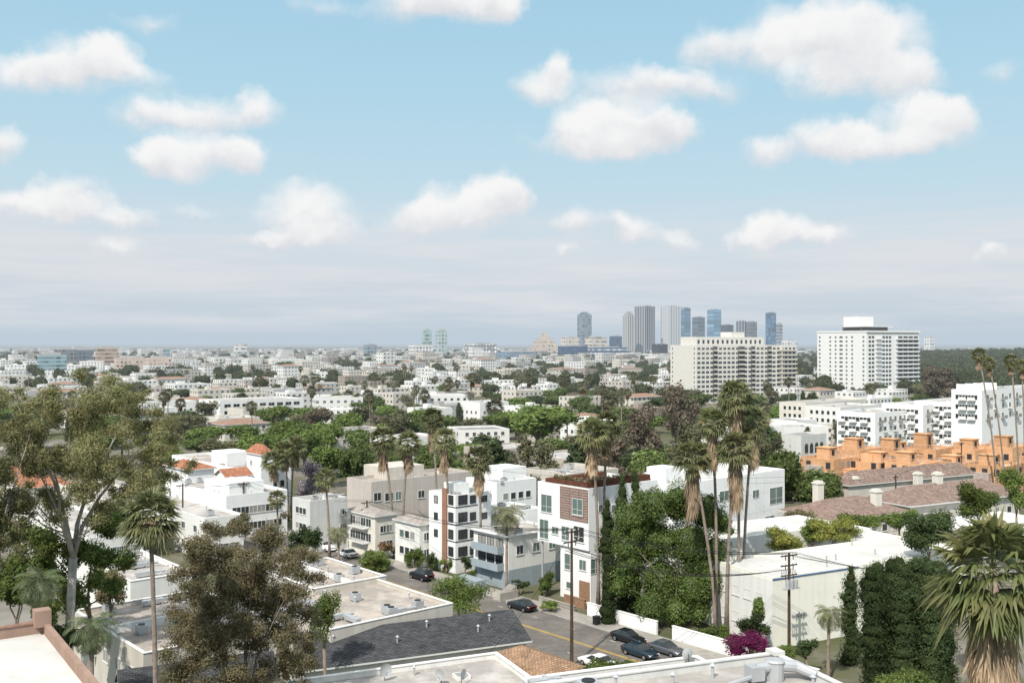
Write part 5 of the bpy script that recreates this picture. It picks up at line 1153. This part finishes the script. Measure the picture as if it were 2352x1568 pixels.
rp=[(-.02,(.50,.59,.68)),(.0,(.53,.63,.72)),(.02,(.54,.63,.72)),(.06,(.64,.70,.76)),(.10,(.64,.73,.80)),(.15,(.55,.73,.83)),(.25,(.45,.70,.84)),(.42,(.35,.62,.82))]
e.elements[0].position=0; e.elements[0].color=(*rp[0][1],1); e.elements[1].position=1; e.elements[1].color=(*rp[-1][1],1)
for p,c in rp[1:-1]: x=e.elements.new((p+.02)/.44); x.color=(*c,1)
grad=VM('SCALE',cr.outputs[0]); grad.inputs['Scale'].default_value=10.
hi=cmix(maprange(nt,el,.45,.8,0,.88,True),grad.outputs[0],(11.6,11.7,11.7))  # unseen sky above the view made brighter than the visible part, added fill light
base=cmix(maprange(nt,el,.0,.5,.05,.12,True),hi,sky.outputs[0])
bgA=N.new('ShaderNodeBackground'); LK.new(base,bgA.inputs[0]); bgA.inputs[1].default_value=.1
n1=noise(nt,dirv,9,2,.5); n2=noise(nt,dirv,28,4,.58)
w1=VM('MULTIPLY_ADD',n1.outputs['Color'],(.05,.035,0),(-.025,-.0175,0)).outputs[0]; w2=VM('MULTIPLY_ADD',n2.outputs['Color'],(.042,.036,0),(-.021,-.018,0)).outputs[0]
P0=VM('ADD',VM('ADD',cb.outputs[0],w1).outputs[0],w2).outputs[0]
n3=noise(nt,dirv,18,5,.6)
mp=VM('MULTIPLY',cb.outputs[0],(2.2,24.,1.)); n4=noise(nt,mp.outputs[0],1.6,5,.6)
band=M('MULTIPLY',maprange(nt,n4.outputs['Fac'],.36,.66,0,.85,True),M('MULTIPLY',maprange(nt,el,.006,.03,0,1,True),maprange(nt,el,.15,.085,0,1,True)))
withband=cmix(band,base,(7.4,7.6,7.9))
CL=[(60,170,110,40,.9),(170,150,110,55,1),(245,130,60,45,1),(290,175,90,35,.7),(350,270,80,35,.7),(450,262,110,45,.85),(572,245,55,42,.9),(360,378,60,38,.9),(450,375,120,48,1.1),(550,362,50,38,1),
(12,315,52,42,1),(60,470,110,42,1),(160,440,70,42,1),(190,485,80,30,.8),(290,512,60,24,.8),(260,575,45,30,.8),(650,500,80,40,.6),(750,500,80,48,.8),(600,552,80,18,.8),(690,450,90,30,.5),(720,545,90,28,.9),
(955,510,70,45,1.1),(1050,490,90,58,1.2),(1140,460,70,50,1.2),(1190,465,40,32,1),(1330,520,50,32,1),(1450,525,62,34,1.1),(1570,545,60,22,.6),(1790,520,80,36,1.1),(1735,545,60,28,1),(1885,540,52,24,.9),
(1245,190,70,42,.95),(1290,150,36,36,1),(1430,195,110,42,.8),(1540,190,80,36,.8),(1640,205,70,32,.8),(1345,290,80,50,1.05),(1450,285,105,54,1.15),(1545,290,55,36,1),(1410,335,90,28,.8),
(1640,110,60,46,.9),(1780,90,100,68,1.1),(1920,60,100,80,1.2),(2020,110,95,84,1.15),(2080,180,60,45,.9),(1900,175,80,40,.8),(1755,345,60,32,1),(1880,310,90,46,1.05),(1960,330,70,38,1),
(2120,285,105,58,1.15),(2155,250,70,38,1.1),(2050,335,80,36,1),(930,20,90,40,1),(1060,5,120,45,1.1),(1160,-5,60,30,1),(740,10,90,28,.45),(330,45,60,26,.5),(2290,160,60,26,.55),(2270,578,44,14,.7),(1310,580,38,14,.6),(420,500,90,18,.4),(480,300,60,40,.35),(1250,330,60,24,.35),(830,520,50,20,.35)]
def clouds(lobes):
    sumW=None; acc=None
    for (px,py,rx,ry,s) in lobes:
        dx=px-CX; a0=math.atan(dx/F); e0=math.atan((HZ-py)/math.hypot(F,dx)); rx_=rx*1.42/F*math.cos(a0)**2; ry_=ry*1.42/F*math.cos(a0)
        q=VM('MULTIPLY_ADD',P0,(1/rx_,1/ry_,0),(-a0/rx_,-e0/ry_,0)).outputs[0]
        ln=VM('LENGTH',q).outputs['Value']; wv=M('MULTIPLY_ADD',ln,-s,s); wv=M('MAXIMUM',wv,0)
        sumW=wv if sumW is None else M('ADD',sumW,wv)
        qq=VM('SCALE',q); LK.new(wv,qq.inputs['Scale']); acc=qq.outputs[0] if acc is None else VM('ADD',acc,qq.outputs[0]).outputs[0]
    dens=M('ADD',sumW,M('MULTIPLY_ADD',n3.outputs['Fac'],.9,-.45))
    mask=M('MULTIPLY',maprange(nt,dens,-.02,.95,0,.97,True),maprange(nt,sumW,.0,.22,0,1,True))
    sa=N.new('ShaderNodeSeparateXYZ'); LK.new(acc,sa.inputs[0])
    rel=M('DIVIDE',sa.outputs[1],M('MAXIMUM',sumW,.05)); rel=M('ADD',rel,M('MULTIPLY_ADD',n3.outputs['Fac'],1.5,-.75))
    lit=maprange(nt,rel,-.6,.4,0,1,True)
    col=cmix(lit,(7.35,7.5,7.8),(9.4,9.35,9.3))  # white tops and grey undersides: cloud shading put into the colour
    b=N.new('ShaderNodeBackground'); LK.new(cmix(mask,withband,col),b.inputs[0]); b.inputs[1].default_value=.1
    return b.outputs[0]
lft=clouds([c for c in CL if c[0]-c[2]*1.5<1230]); rgt=clouds([c for c in CL if c[0]+c[2]*1.5>1190])
a_split=math.atan((1212-CX)/F)
inner=N.new('ShaderNodeMixShader'); LK.new(M('GREATER_THAN',az,a_split),inner.inputs[0]); LK.new(lft,inner.inputs[1]); LK.new(rgt,inner.inputs[2])
region=M('MULTIPLY',M('LESS_THAN',M('ABSOLUTE',az),.62),M('MULTIPLY',M('LESS_THAN',el,.48),M('GREATER_THAN',el,.0)))
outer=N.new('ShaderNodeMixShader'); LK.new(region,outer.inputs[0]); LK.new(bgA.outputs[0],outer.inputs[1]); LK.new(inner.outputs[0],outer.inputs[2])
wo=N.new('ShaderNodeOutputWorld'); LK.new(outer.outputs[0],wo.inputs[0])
sl=bpy.data.lights.new('sun','SUN'); sl.energy=4.8; sl.angle=R(.5); sl.color=(1,.945,.86); so=bpy.data.objects.new('sun',sl); COL.objects.link(so)
sd=Vector((-math.sin(SUN_AZ)*math.cos(EL),math.cos(SUN_AZ)*math.cos(EL),math.sin(EL))); so.rotation_euler=(-sd).to_track_quat('-Z','Y').to_euler(); so.location=(0,-50,120)
cam=bpy.data.cameras.new('camera'); cam.sensor_width=36; cam.lens=F*36/2352; cam.clip_start=1; cam.clip_end=80000
co=bpy.data.objects.new('camera',cam); COL.objects.link(co); co.location=(0,0,H); co.rotation_euler=(R(90)+math.atan(6/F),0,0); SC.camera=co
SC.view_settings.view_transform='Standard'; SC.view_settings.look='None'; SC.view_settings.exposure=0
